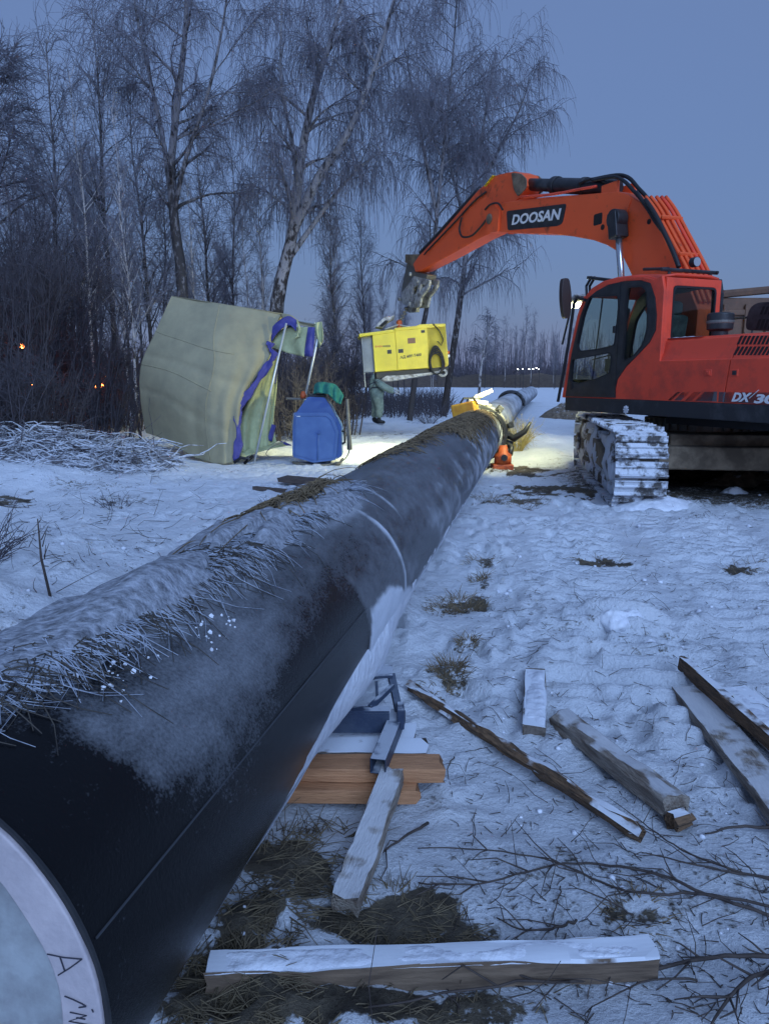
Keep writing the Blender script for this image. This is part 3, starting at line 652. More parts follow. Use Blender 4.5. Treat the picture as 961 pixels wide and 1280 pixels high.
# snow clods
def clod(p, r, label, name='snow_clod'):
    bm = bmesh.new(); bmesh.ops.create_icosphere(bm, subdivisions=4, radius=r)
    sd_ = random.random() * 50
    for v in bm.verts:
        n = v.co.normalized(); k = 1 + .35 * (fbm(np.array([n.x * 1.9 + sd_]), np.array([n.y * 1.9 + n.z * 1.3]), 9)[0] - .5) * 2 + .10 * (vnoise(np.array([n.x * 7 + sd_]), np.array([n.y * 7 + n.z * 5]), 3)[0] - .5)
        v.co = v.co * k; v.co.z *= .72
    me = bpy.data.meshes.new(name); bm.to_mesh(me); bm.free()
    o = link(name, me, M['stone'], None, True); o.location = p; return tag(o, label, 'snow lump', 'snow lumps on the trodden ground')
clod(gp(768, 785, .045), .10, 'largest pale snow lump, in the middle of the trodden snow'); clod(gp(750, 783, .025), .06, 'snow lump hugging the left side of the largest lump')
clod(gp(790, 778, .03), .065, 'snow lump hugging the right side of the largest lump'); clod(gp(812, 805, .0), .035, 'small snow lump lying just right of the main lumps')
clod(gp(752, 755, .0), .03, 'small snow lump lying behind the main lumps'); clod(gp(776, 835, -.005), .03, 'low snow lump lying in front of the main lumps')
# ================================================================== EXCAVATOR
EA = R(22.5)                                      # the upper works look this far left of straight ahead
EX, EY = 4.65, 11.2
exc = empty('excavator', (EX, EY, 0), R(90) + EA, 'orange red crawler excavator with raised boom holding up the yellow generator', 'excavator')
# local axes: x forward along the boom, y to the machine's left (towards us), z up
def q_(l, d0=None): pass
def side(l0, l1): return lambda a, b, d: (a, d, b)
def epx(px, py, l):                                # where a line of sight meets the machine's plane y = l, as (x, z)
    d = ray(px, py); Fv = np.array([-math.sin(EA), math.cos(EA)]); Lv = np.array([-math.cos(EA), -math.sin(EA)]); C = np.array([EX, EY])
    t = (l + C @ Lv) / (d[:2] @ Lv); p = t * d
    return (float((p[:2] - C) @ Fv), float(p[2] + CAM_H))
def poly(pts, l): return [epx(x, y, l) for x, y in pts]
def smooth_poly(P, k=3):                           # closed Catmull-Rom rounding
    out = []; n = len(P)
    for i in range(n):
        p0, p1, p2, p3 = (Vector(P[(i + j - 1) % n]) for j in range(4))
        for s in range(k):
            t = s / k
            v = .5 * ((2 * p1) + (p2 - p0) * t + (2 * p0 - 5 * p1 + 4 * p2 - p3) * t * t + (3 * p1 - p0 - 3 * p2 + p3) * t ** 3)
            out.append((v.x, v.y))
    return out
def inset_round(P, r=.05, k=3):                    # round the corners of a polygon
    out = []; n = len(P)
    for i in range(n):
        p = Vector(P[i]); a = Vector(P[i - 1]) - p; b = Vector(P[(i + 1) % n]) - p
        ra = min(r, a.length * .45); rb = min(r, b.length * .45); s = p + a.normalized() * ra; e = p + b.normalized() * rb
        for j in range(k + 1):
            t = j / k; v = s * (1 - t) ** 2 + p * 2 * t * (1 - t) + e * t * t; out.append((v.x, v.y))
    return out

# ---- tracks: they point a little right of straight ahead, so turned against the upper works
TREL = -(EA + R(8))
TM = Matrix.Rotation(TREL, 4, 'Z')
def obround(h, r, L, n):                           # points round the shoe belt, with the outward direction
    per = 2 * L + 2 * math.pi * r; out = []
    for i in range(n):
        t = per * i / n
        if t < L: out.append((-L / 2 + t, 2 * r, math.pi / 2))
        elif t < L + math.pi * r: a = math.pi / 2 - (t - L) / r; out.append((L / 2 + r * math.cos(a), r + r * math.sin(a), a))
        elif t < 2 * L + math.pi * r: out.append((L / 2 - (t - L - math.pi * r), 0, -math.pi / 2))
        else: a = -math.pi / 2 - (t - 2 * L - math.pi * r) / r; out.append((-L / 2 + r * math.cos(a), r + r * math.sin(a), a))
    return out
shoe_me = None
for sy, lab in ((1, 'left track packed with snow'), (-1, 'right track caked with mud')):
    tr = bpy.data.objects.new('track', None); COL.objects.link(tr); tr.parent = exc; tr['label'] = lab
    tr.location = TM @ Vector((0, sy * 1.30, .055)); tr.rotation_euler = (0, 0, TREL)
    rad, LL, NS = .44, 3.95, 48
    for (x, z, a) in obround(0, rad, LL, NS):
        if shoe_me is None:
            mb = MB(); w = .60
            prof = [(-.098, 0), (-.098, .022), (-.085, .028), (-.072, .072), (-.060, .072), (-.050, .028), (.02, .024), (.03, .052), (.042, .052), (.05, .024), (.092, .022), (.098, .03), (.098, 0)]
            mb.plate(prof, [], -w / 2, w / 2, lambda p, q, d: (p, d, q))
            o = mb.build('track_shoe', M['shoe'], tr); shoe_me = o.data
        else: o = link('track_shoe', shoe_me, None, tr)
        o.location = (x + random.gauss(0, .004), random.gauss(0, .004), z); o.rotation_euler = (random.gauss(0, .008), math.pi / 2 - a + random.gauss(0, .02), 0)
    mb = MB(); fy = .20
    fp = [(-2.0, .14), (-1.75, .62), (-1.35, .66), (-1.1, .74), (1.1, .74), (1.4, .64), (1.9, .60), (2.1, .2), (1.6, .12), (-1.6, .12)]
    mb.plate(fp, [], -fy, fy, lambda p, q, d: (p, d, q)).build('track_frame', M['frame'], tr, bevel=.03)
    mb = MB(); mb.plate([(-1.0, .30), (-1.05, .52), (-.2, .66), (.9, .66), (1.1, .34)], [], fy - .01, fy + .06, lambda p, q, d: (p, d, q)).build('guard_plate', M['grime'], tr, bevel=.02)
    for x, rr, nm in ((-LL / 2, .40, 'sprocket'), (LL / 2, .40, 'idler')):
        mb = MB(); mb.lathe([(rr * .55, -.24), (rr, -.20), (rr, .20), (rr * .8, .235), (rr * .45, .25)], 28, lambda a_, b_, c_: (x + a_, c_, rad + b_)); mb.build(nm, M['frame'], tr, smooth=False, bevel=.01)
        mb = MB(); mb.lathe([(.16, .2), (.16, .30), (.10, .32)], 18, lambda a_, b_, c_: (x + a_, c_ , rad + b_)); mb.build('hub', M['frame'], tr, bevel=.01)
    for k in range(7):
        x = -1.5 + k * .5; mb = MB(); mb.lathe([(.10, -.22), (.13, -.18), (.13, .20), (.07, .25)], 14, lambda a_, b_, c_: (x + a_, c_, .15 + b_)); mb.build('roller', M['frame'], tr)
    # snow packed over the frame
    mb = MB(); P_ = []
    for i in range(41):
        x = -1.95 + 3.9 * i / 40; row = []
        for j in range(9):
            t = j / 8; z = .80 - .62 * t; yy = .215 + .085 * math.sin(t * 3.0) * (.3 + fbm(np.array([x * 2.1 + 9 * sy]), np.array([t * 2.5]), 3)[0]) - .03 * t
            row.append((x, yy - .12 * (fbm(np.array([x * 1.3 + 3]), np.array([t * 2.]), 8)[0] > .60), z + .03 * math.sin(x * 7)))
        P_.append(row)
    mb.grid(P_).build('packed_snow', M['frame'], tr, smooth=True, solid=.03)
mb = MB(); mb.bb(-1.25, 1.25, -.75, .75, .55, .86); mb.bb(-1.5, -.8, -1.15, 1.15, .42, .72); mb.bb(.8, 1.5, -1.15, 1.15, .42, .72); mb.xf(TM); mb.build('car_body', M['grime'], exc, bevel=.03)
mb = MB(); n = 64; V = []
mb.lathe([(.80, .82), (.80, 1.03)], 48); mb.build('swing_bearing', M['steel'], exc)
for k in range(40):
    a = 2 * math.pi * k / 40; mb = MB(); mb.box((.815 * math.cos(a), .815 * math.sin(a), .945), (.05, .055, .15), Matrix.Rotation(a, 3, 'Z')); mb.build('bearing_bolt', M['steel'], exc)

# ---- deck and body
DZ0, DZ1 = 1.09, 1.29
LS = 1.38
mb = MB(); dp = [(1.50, LS), (1.56, LS - .08), (1.56, -1.30), (.9, -1.40), (-2.6, -1.40), (-3.05, -.9), (-3.05, .9), (-2.6, LS)]
mb.plate(dp, [], DZ0, DZ1, lambda a, b, d: (a, b, d)); mb.build('deck', M['deck'], exc, bevel=.02)
mb = MB()
for k in range(5): mb.beam((-2.2, -.7, .0), (-2.2, -.7, .01), .01, .01) if False else None
mb.bb(-2.5, -.4, -.9, 1.1, .98, 1.085); mb.build('belly_plate', M['dark'], exc)
# emblem flake on the deck edge
p = epx(782, 512, LS); mb = MB()
for k in range(4): mb.box((p[0], LS + .004, p[1]), (.11, .008, .022), Matrix.Rotation(R(45 * k), 3, 'Y'))
mb.build('snow_fleck', M['stone'], exc)
HZ = 2.08
# left body side: seam between two doors, shoulder crease
def body_prof(z): return LS - .012 - (.0 if z < 1.80 else .02 + .04 * (z - 1.80) / .1 if z < 1.9 else .06 + (z - 1.9) * .20)
def side_panel(x0, x1, name, cut=None):
    zs = [1.293, 1.50, 1.795, 1.80, 1.815, 1.9, 2.0, 2.05, HZ]; mb = MB(); P_ = []
    for i in range(9):
        t = i / 8; row = []
        for z in zs:
            lean = -.10 * (z - 1.29) / .8
            x = x0 + (x1 - x0) * t + lean * (1 if True else 0)
            row.append((x, body_prof(z) - (.05 if z == HZ else 0), z))
        P_.append(row)
    mb.grid(P_); return mb.build(name, M['red'], exc, smooth=False, solid=.02, bevel=.004)
d1 = side_panel(-.36, -1.615, 'side_door'); d2 = side_panel(-1.63, -2.62, 'engine_door')
mb = MB(); mb.bb(-2.95, -.40, -1.36, LS - .09, 1.295, HZ - .06); mb.build('body_core', M['red'], exc, bevel=.05)
mb = MB(); mb.plate(inset_round([(-2.62, -1.36), (-3.0, -.9), (-3.3, -.85), (-3.42, 0), (-3.3, .85), (-3.0, 1.0), (-2.64, LS - .03), (-2.64, -1.3)], .1), [], 1.10, 2.05, lambda a, b, d: (a, b, d)).build('counterweight', M['black'], exc, bevel=.08, seg=3)
mb = MB(); mb.bb(-2.62, -.42, -1.34, LS - .13, HZ - .02, HZ + .012); mb.build('hood', M['red'], exc, bevel=.03)
mb = MB(); P_ = [[(-.50 - .62 * i / 14, LS - .10 - .012 * j - .01 * math.sin(i * 1.3), HZ + .013 + .012 * math.sin(math.pi * j / 5) * (.6 + .4 * math.sin(i * 2.1)) * math.sin(math.pi * i / 14)) for j in range(6)] for i in range(15)]; mb.grid(P_).build('snow_streak', M['bank'], exc, smooth=True)
# grille slots
for row, (ya, yb) in enumerate(((419.5, 430.5), (433, 444))):
    for k in range(9):
        xa = 922.5 + k * 5.1 - row * 1.6
        P_ = [(xa, ya), (xa + 3.1, ya), (xa - .5, yb), (xa - 3.6, yb)]
        pp = [epx(x, y, LS - .06) for x, y in P_]
        mb = MB(); V0 = [(a, body_prof(b) + .0125, b) for a, b in pp]; V1 = [(a, body_prof(b) - .03, b) for a, b in pp]
        mb.add(V0 + V1, [(0, 1, 2, 3), (7, 6, 5, 4), (0, 4, 5, 1), (1, 5, 6, 2), (2, 6, 7, 3), (3, 7, 4, 0)])
        o = mb.build('grille_slot', M['dark'], d2)
# latches, strip, model number
for px in (884, 917):
    a, b = epx(px, 466, LS); dd = d1 if px < 900 else d2
    mb = MB(); mb.box((a, LS - .005, b), (.115, .02, .085)); mb.build('latch_recess', M['red'], dd, bevel=.01)
    mb = MB(); mb.box((a - .01, LS + .008, b), (.055, .016, .05)); mb.tube([(a, LS + .01, b + .01), (a, LS + .022, b + .01)], .012, 8); mb.build('latch', M['black' if px > 900 else 'red'], dd, bevel=.004)
def sideplate(pts, name, m, parent, d0, d1):
    mb = MB(); mb.plate([epx(x, y, LS) for x, y in pts], [], d0, d1, lambda a, b, d: (a, d, b)); return mb.build(name, M[m], parent)
sideplate([(852, 490), (895.5, 489.5), (895, 502), (842, 500.5)], 'stripe', 'grey', d1, LS - .008, LS - .002)
sideplate([(846, 490), (850, 490), (838, 500.5), (834, 500)], 'stripe', 'black', d1, LS - .008, LS - .002)
sideplate([(862, 490), (867, 490), (855, 501), (850, 501)], 'stripe', 'red', d1, LS - .004, LS + .002)
sideplate([(876, 490), (880, 490), (868, 501), (864, 501)], 'stripe', 'red', d1, LS - .004, LS + .002)
sideplate([(898, 490), (985, 491), (985, 507), (897, 502.5)], 'number_strip', 'grey', d2, LS - .008, LS - .002)
a0 = epx(916, 493, LS); b0 = epx(963, 503, LS)
zc = (epx(934, 491, LS)[1] + epx(934, 502.5, LS)[1]) / 2; xa, xb = epx(914, 497, LS)[0], epx(939, 497, LS)[0]
put_text('model_lettering', 'DX', .15, M['white'], d2, ((xa + xb) / 2, LS + .002, zc), (-1, 0, 0), (0, 0, 1), width=abs(xb - xa), height=.105, shear=.35, offset=.006)
xa2, xb2 = epx(942, 497.5, LS)[0], epx(982, 499, LS)[0]
put_text('model_lettering', '300', .15, M['white'], d2, ((xa2 + xb2) / 2, LS + .002, zc - .012), (-1, 0, 0), (0, 0, 1), width=abs(xb2 - xa2), height=.105, shear=.2, offset=.006)
xk = epx(934, 491, LS)
mb = MB(); mb.beam((xb + .03, LS + .004, zc - .01), (xb - .09, LS + .004, zc + .085), .004, .012, up=(0, 1, 0)); mb.build('model_lettering', M['white'], d2)
# black engine bonnet bump with slots, air pre-cleaner
bl = .25
P_ = poly([(931, 413), (932, 398), (937, 384), (946, 378), (1000, 376), (1000, 413)], bl)
bon = MB().plate(inset_round(P_, .08), [], -.75, bl, lambda a, b, d: (a, d, b)).build('engine_bonnet', M['deck'], exc, bevel=.05, seg=3)
for row, (ya, yb) in enumerate(((383, 393), (399, 411))):
    for k in range(6):
        xa = 953 + k * 5 - row * 5; pp = [epx(x, y, bl) for x, y in [(xa, ya), (xa + 3, ya), (xa - 1, yb), (xa - 4, yb)]]
        MB().plate(pp, [], bl + .003, bl - .02, lambda a, b, d: (a, d, b)).build('bonnet_slot', M['dark'], bon)
a, b = epx(899, 412, .95); mb = MB(); mb.lathe([(.10, HZ), (.10, HZ + .08), (.155, HZ + .10), (.16, HZ + .28), (.145, HZ + .30), (.05, HZ + .31)], 28, lambda x, y, z: (x + a, y + .95, z)); mb.build('precleaner', M['black'], exc, bevel=.008)
mb = MB(); mb.lathe([(.1575, HZ + .17), (.163, HZ + .18), (.163, HZ + .2), (.1575, HZ + .21)], 28, lambda x, y, z: (x + a, y + .95, z)); mb.build('precleaner_band', M['steel'], exc)
# tool box at the front right, seen through the cab
mb = MB(); mb.bb(.35, 1.45, -1.30, -.62, 1.295, 2.10); mb.build('right_tool_box', M['boomred'], exc, bevel=.05)
mb = MB(); mb.tube([(1.4, -1.2, 2.1), (1.4, -1.2, 2.5), (.4, -1.2, 2.5), (.4, -1.2, 2.1)], .018, 6); mb.build('handrail', M['black'], exc)

# ---- cab
CABR = .36                                          # right side of the cab
cab = bpy.data.objects.new('cab', None); COL.objects.link(cab); cab.parent = exc
outer = poly([(703, 496.5), (712, 440), (722, 395), (730, 371), (739, 360), (752, 352), (768, 347.5), (785, 345.5), (803, 346), (816, 349)], LS) + [(-.47, 2.88), (-.52, 2.70), (-.52, 1.293)]
blk = poly([(706.5, 495.5), (714, 443), (725, 395), (733, 374), (745, 364), (760, 356), (780, 351.5), (800, 350.5), (812, 354), (818, 372), (820, 395), (819, 412), (811, 428), (797, 443), (782, 458), (771, 474), (768.5, 486), (768.5, 497)], LS)
w1 = inset_round(poly([(719.5, 432), (728.5, 392), (737, 370), (773, 368), (773.5, 386), (768, 432.5), (746, 438), (722, 440)], LS), .05)
w2 = inset_round(poly([(714, 449), (762, 440), (765, 443), (762.5, 466), (745, 475), (722, 480), (711.5, 478)], LS), .05)
w3 = inset_round(poly([(784, 358), (802, 356), (808, 362), (810, 384), (809, 412), (803, 432), (790, 448), (777, 453), (779, 420), (781, 380)], LS), .04)
cm = lambda a, b, d: (a, d, b)
MB().plate(outer, [blk], LS - .05, LS - .006, cm).build('cab_side', M['red'], cab, bevel=.006)
door = MB().plate(blk, [w1, w2, w3], LS - .055, LS + .004, cm).build('cab_door', M['black'], cab, bevel=.008)
for w in (w1, w2, w3): MB().plate(w, [], LS - .030, LS - .024, cm).build('window', M['glass'], door)
for w in (w1, w2, w3):
    c = sum((Vector(p) for p in w), Vector((0, 0))) / len(w); inner = [tuple(c + (Vector(p) - c) * (1 - .022 / max(.1, (Vector(p) - c).length))) for p in w]
    outr = [tuple(c + (Vector(p) - c) * (1 + .006)) for p in w]
    MB().plate(outr, [inner], LS - .034, LS + .0075, cm).build('window_seal', M['rubber'], door)
mb = MB(); a, b = epx(713, 483, LS); mb.lathe([(.05, LS + .002), (.05, LS + .012), (.03, LS + .016)], 16, lambda x, y, z: (a - .02 + x, z, b + y)); mb.build('speaker_cap', M['rubber'], door)
a, b = epx(768, 412, LS); mb = MB(); mb.box((a, LS + .012, b), (.05, .02, .10)); mb.build('door_handle', M['rubber'], door, bevel=.006)
mb = MB(); a, b = epx(773, 400, LS); 
MB().beam(Vector((epx(776, 352, LS)[0], LS + .0055, epx(776, 352, LS)[1])), Vector((epx(768.5, 496, LS)[0], LS + .0055, epx(768.5, 496, LS)[1])), .004, .008, up=(0, 1, 0)).build('door_gap', M['dark'], door)
# far side of the cab, with the same openings
wf = inset_round([(-.36, 1.75), (1.30, 1.62), (1.14, 2.45), (.86, 2.74), (-.36, 2.80)], .10)
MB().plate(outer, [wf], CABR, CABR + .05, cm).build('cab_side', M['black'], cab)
MB().plate(wf, [], CABR + .02, CABR + .026, cm).build('window', M['glass'], cab)
# roof and front as strips over the outline
front = outer[:10]
mb = MB(); P_ = [[(a, y, b + (.03 if 0 < k_ < 4 else 0) * (1 if i > 3 else 0)) for k_, y in enumerate((CABR + .05, CABR + .2, .85, LS - .25, LS - .05))] for i, (a, b) in enumerate(outer[3:11])]
mb.grid(P_).build('cab_roof', M['red'], cab, solid=.03, smooth=True)
MB().plate([(CABR + .05, 1.30), (LS - .05, 1.30), (LS - .05, 2.86), (CABR + .05, 2.86)], [inset_round([(CABR + .13, 2.06), (LS - .16, 2.06), (LS - .16, 2.76), (CABR + .13, 2.76)], .07)], -.52, -.47, lambda a, b, d: (d, a, b)).build('cab_rear', M['red'], cab, bevel=.01)
rw = inset_round([(CABR + .13, 2.06), (LS - .16, 2.06), (LS - .16, 2.76), (CABR + .13, 2.76)], .07)
MB().plate(rw, [], -.500, -.494, lambda a, b, d: (d, a, b)).build('window', M['glass'], cab)
inn = inset_round([(CABR + .155, 2.085), (LS - .185, 2.085), (LS - .185, 2.735), (CABR + .155, 2.735)], .06)
MB().plate(rw, [inn], -.524, -.49, lambda a, b, d: (d, a, b)).build('window_seal', M['rubber'], cab)
mb = MB(); P_ = [[(a, y, b) for y in (CABR + .05, .85, LS - .05)] for a, b in outer[1:4]]; mb.grid(P_).build('windscreen', M['glass'], cab)
mb = MB()
for y in (CABR + .03, LS - .03): mb.tube([(a + .01, y, b) for a, b in outer[0:4]], .028, 8)
mb.build('front_pillar', M['red'], cab)
mb = MB(); mb.grid([[(a, y, b) for y in (CABR + .05, .85, LS - .05)] for a, b in [outer[0], tuple(np.array(outer[0]) * .6 + np.array(outer[1]) * .4)]]).build('front_panel', M['black'], cab, solid=.02)
MB().bb(-.47, 1.5, CABR + .05, LS - .06, 1.295, 1.33).build('cab_floor', M['rubber'], cab)
seat = MB(); seat.bb(.05, .60, .62, 1.12, 1.62, 1.76); seat.xf(Matrix.Identity(4)); seat.build('seat', M['seat'], cab, bevel=.05)
mb = MB(); mb.box((-.08, .87, 2.08), (.16, .50, .72), Matrix.Rotation(R(-9), 3, 'Y')); mb.box((-.16, .87, 2.52), (.10, .28, .18)); mb.build('seat_back', M['seat'], cab, bevel=.05)
mb = MB(); mb.bb(.1, .6, .7, 1.05, 1.33, 1.62); mb.build('seat_base', M['black'], cab)
for y in (.56, 1.18):
    mb = MB(); mb.bb(.1, .75, y - .07, y + .07, 1.68, 1.86); mb.tube([(.68, y, 1.86), (.74, y, 2.05)], .02, 8); mb.build('control_console', M['black'], cab, bevel=.03)
mb = MB(); mb.tube([(.98, .75, 1.33), (.92, .75, 2.30)], .012, 6); mb.tube([(1.02, 1.0, 1.33), (.98, 1.0, 1.95)], .012, 6); mb.build('travel_lever', M['rubber'], cab)
mb = MB(); a1 = epx(744, 430, 1.3); mb.tube([(epx(741, 430, 1.3)[0], 1.30, 1.85), (epx(741, 430, 1.3)[0] - .55, 1.30, 1.93)], .010, 6); mb.tube([(.98, 1.30, 1.36), (.80, 1.30, 2.72)], .011, 6); mb.build('grab_rail', M['rubber'], cab)
# sun visor, roof rack with lamp, mirror, rails
mb = MB(); a0, a1 = epx(736, 347, 1.25), epx(769, 351, 1.25); mb.beam((a0[0], 1.25, a0[1]), (a1[0], 1.25, a1[1]), .10, .045); mb.build('sun_visor', M['black'], cab, bevel=.012)
mb = MB()
for y in (1.22, 1.28): mb.tube([(a0[0] - .1, y, a0[1]), (a0[0] + .02, y, a0[1] - .12), (a0[0], y, a0[1] - .26)], .02, 6)
mb.build('visor_bracket', M['black'], cab)
lx, lz = epx(845, 345, .75)
mb = MB(); mb.tube([(-.40, CABR + .02, 2.97), (-.40, LS - .05, 2.97)], .025, 8); mb.tube([(-.05, CABR + .05, 3.02), (-.44, CABR + .05, 2.97)], .02, 8); mb.tube([(.05, LS - .15, 3.03), (-.42, LS - .15, 2.98)], .02, 8); mb.tube([(-.4, 1.2, 2.85), (-.4, 1.2, 2.97)], .02, 6); mb.tube([(-.4, .5, 2.85), (-.4, .5, 2.97)], .02, 6); mb.build('roof_rack', M['black'], cab)
mb = MB(); mb.lathe([(.03, -.06), (.065, -.02), (.065, .06)], 20, lambda x, y, z: (-.42 - z, .82 + x, 3.08 + y)); rl = mb.build('rear_work_lamp', M['black'], cab, smooth=False)
mb = MB(); mb.lathe([(.058, .0), (.058, .004)], 20, lambda x, y, z: (-.482 - z, .82 + x, 3.08 + y)); mb.build('rear_lamp_glass', M['lampglass'], cab)
ma_ = epx(706, 374, 1.62)
mb = MB(); mb.plate(smooth_poly([(x, z) for x, z in [(-.06, -.24), (-.09, 0), (-.06, .26), (0, .30), (.06, .26), (.08, 0), (.05, -.24), (0, -.28)]]), [], -.04, .04, lambda a, b, d: (ma_[0] + d + b * .10, 1.62 + a, ma_[1] + b)); mb.build('mirror', M['mirror'], cab, bevel=.02)
mb = MB(); e0 = epx(711, 391, 1.55); mb.tube([(ma_[0] + .0, 1.60, ma_[1] - .27), (e0[0], 1.55, e0[1] - .05), (1.60, 1.40, 2.1)], .016, 6); mb.build('mirror_arm', M['black'], cab)
mb = MB(); hp = [epx(x, y, 1.40) for x, y in [(731, 375), (721, 372), (717, 380), (710, 430), (703, 470), (697, 502)]]; mb.tube([(a, 1.40, b) for a, b in hp], .024, 8); mb.build('front_handrail', M['rubber'], cab)
mb = MB(); w_ = [epx(x, y, 1.0) for x, y in [(716, 384), (729, 368)]]; mb.beam((w_[0][0] + .05, 1.0, w_[0][1]), (w_[1][0] + .05, 1.0, w_[1][1]), .25, .04, up=(1, 0, 0)); mb.build('roof_lamp', M['whitesteel'], cab, bevel=.01)
# ---- boom
BW = .21
bl_ = poly([(612, 288), (611, 266), (616, 256.5), (640, 251), (680, 246.5), (720, 243.5), (745, 241.5), (770, 239), (785, 243), (800, 253), (812, 268), (827, 293), (843, 323), (858, 352), (872, 388)], BW)
bl_ += [(.10, 1.75), (.45, 1.75)] + poly([(800, 380), (791, 350), (786, 338), (778, 322), (770, 314), (757, 306), (740, 300), (715, 295.5), (690, 292.5), (660, 292), (630, 290.5)], BW)
boom = MB().plate(bl_, [], -BW, BW, cm).build('boom', M['boomred'], exc, bevel=.02)
# side seam weld plate and stiffener edges
for s in (1, -1):
    MB().plate(inset_round(poly([(607, 262), (620, 256), (626, 264), (624, 290), (612, 291)], BW), .06), [], s * (BW + .002), s * (BW + .05), cm).build('nose_boss', M['boomred'], boom, bevel=.01)
    MB().plate([(p[0] * 1, p[1]) for p in inset_round(poly([(768, 240), (790, 246), (785, 262), (776, 285), (768, 285), (764, 262)], BW), .08)], [], s * (BW + .001), s * (BW + .014), cm).build('weld_plate', M['boomred'], boom, bevel=.004)
dec = inset_round(poly([(633, 264), (708, 254.5), (703, 279), (697, 282.5), (634.5, 288)], BW), .06)
MB().plate(dec, [], BW + .001, BW + .006, cm).build('name_decal', M['black'], boom)
tl, tr_, bb_ = Vector(epx(638.5, 268.5, BW)), Vector(epx(703, 259.5, BW)), Vector(epx(637.5, 282.5, BW))
xd = tr_ - tl; yd = tl - bb_; cc = (Vector(epx(703, 274.5, BW)) + tl) / 2
put_text('name_lettering', 'DOOSAN', .4, M['white'], boom, (cc.x, BW + .009, cc.y), (xd.x, 0, xd.y), (-xd.y * -1 * 0 + yd.x * 0, 0, 1), width=xd.length * .96, height=yd.length * .93, shear=.22, offset=.012)
mb = MB(); a, b = epx(747, 274, BW); mb.plate(inset_round([(a - .11, b - .09), (a + .11, b - .09), (a + .11, b + .09), (a - .11, b + .09)], .03), [], BW - .02, BW + .004, cm); a, b = epx(753, 284, BW); mb.lathe([(.045, BW), (.045, BW + .01)], 12, lambda x, y, z: (a + x, z, b + y)); mb.build('boom_port', M['dark'], boom)
mb = MB(); a, b = epx(811, 277, BW); mb.lathe([(.04, BW), (.04, BW + .01)], 12, lambda x, y, z: (a + x, z, b + y)); mb.build('boom_port', M['dark'], boom)
# boom cylinders
ct = epx(771, 274, BW + .14); cb = epx(796, 352, BW + .14)
for s in (1, -1):
    y = s * (BW + .14); bot = Vector((1.25, y, 1.35)); top = Vector((ct[0], y, ct[1])); mid = bot.lerp(top, .48)
    mb = MB(); mb.tube([mid, top], .052, 16); mb.build('cylinder_rod', M['chrome'], boom, smooth=True)
    mb = MB(); mb.tube([bot, mid], .10, 16); mb.build('cylinder_barrel', M['black'], boom, smooth=False, bevel=.01)
    mb = MB(); dz = (top - bot).normalized(); mb.beam(top - dz * .30, top + dz * .10, .20, .24, up=(0, 1, 0)); mb.lathe([(.15, y - .10), (.15, y + .10)], 20, lambda a, b, z: (top.x + a, z, top.z + b)); mb.build('cylinder_clevis', M['black'], boom, bevel=.015)
# arm cylinder on top
a0, a1 = epx(757, 236.5, .1), epx(654, 230, .1)
A0, A1 = Vector((a0[0] - .15, 0, a0[1])), Vector((a1[0], 0, a1[1]))
mb = MB(); mb.tube([A0, A0.lerp(A1, .66)], .135, 18); mb.tube([A0.lerp(A1, .62), A0.lerp(A1, .67)], .16, 18); mb.tube([A0.lerp(A1, .30), A0.lerp(A1, .34)], .155, 18); mb.build('arm_cylinder', M['black'], boom, bevel=.01)
mb = MB(); mb.tube([A0.lerp(A1, .66), A1], .115, 14); mb.build('arm_cylinder_rod', M['black'], boom, smooth=True)
mb = MB()
for s in (-.17, .17): mb.box((A0.x - .05, s, A0.z - .14), (.42, .05, .38))
mb.build('cylinder_bracket', M['boomred'], boom, bevel=.02)
# hoses and pipes along the back of the boom
def along(pts, l, r, name, m, n=7):
    P_ = [Vector((*epx(x, y, l),)) for x, y in pts]; P_ = [Vector((v.x, l, v.y)) for v in P_]
    # resample smoothly
    out = []
    for i in range(len(P_) - 1):
        p0, p1, p2, p3 = P_[max(i - 1, 0)], P_[i], P_[i + 1], P_[min(i + 2, len(P_) - 1)]
        for s in range(4):
            t = s / 4; out.append(.5 * ((2 * p1) + (p2 - p0) * t + (2 * p0 - 5 * p1 + 4 * p2 - p3) * t * t + (3 * p1 - p0 - 3 * p2 + p3) * t ** 3))
    out.append(P_[-1]); mb = MB(); mb.tube(out, r, n); return mb.build(name, M[m], boom, smooth=True)
along([(742, 224), (770, 219), (785, 222), (797, 235), (808, 247), (818, 262)], .12, .032, 'hydraulic_hose', 'rubber'); along([(740, 226), (766, 221), (779, 226), (790, 237), (803, 252), (812, 266)], .2, .030, 'hydraulic_hose', 'rubber')
along([(724, 229), (738, 224), (752, 225), (762, 232)], .16, .026, 'hydraulic_hose', 'rubber'); along([(795, 240), (806, 256), (818, 276), (830, 292)], .24, .030, 'hydraulic_hose', 'rubber')
for k, (l, dx) in enumerate([(l_, (.21 - l_) * 78 + 2) for l_ in (.15, .07, -.02, -.10, -.17)]):
    along([(800 + dx, 246), (812 + dx, 262), (826 + dx, 288), (842 + dx, 318), (856 + dx, 346), (868 + dx, 378)], l, .028, 'steel_line', 'boomred' if k != 3 else 'red')
along([(817, 252), (838, 262), (842, 275)], -.2, .022, 'hydraulic_hose', 'red'); along([(806, 250), (818, 268), (832, 296), (842, 318), (848, 334)], .29, .036, 'hydraulic_hose', 'rubber')
for px, py in ((836, 272), (858, 318)):
    a, b = epx(px, py, .05); mb = MB(); mb.box((a, .0, b), (.06, .40, .04), Matrix.Rotation(R(65), 3, 'Y')); mb.build('pipe_clip', M['boomred'], boom, bevel=.015)
along([(651, 246), (690, 243), (722, 237), (745, 233)], .22, .024, 'steel_line', 'red'); along([(636, 254), (665, 247), (700, 241)], .15, .022, 'steel_line', 'boomred')
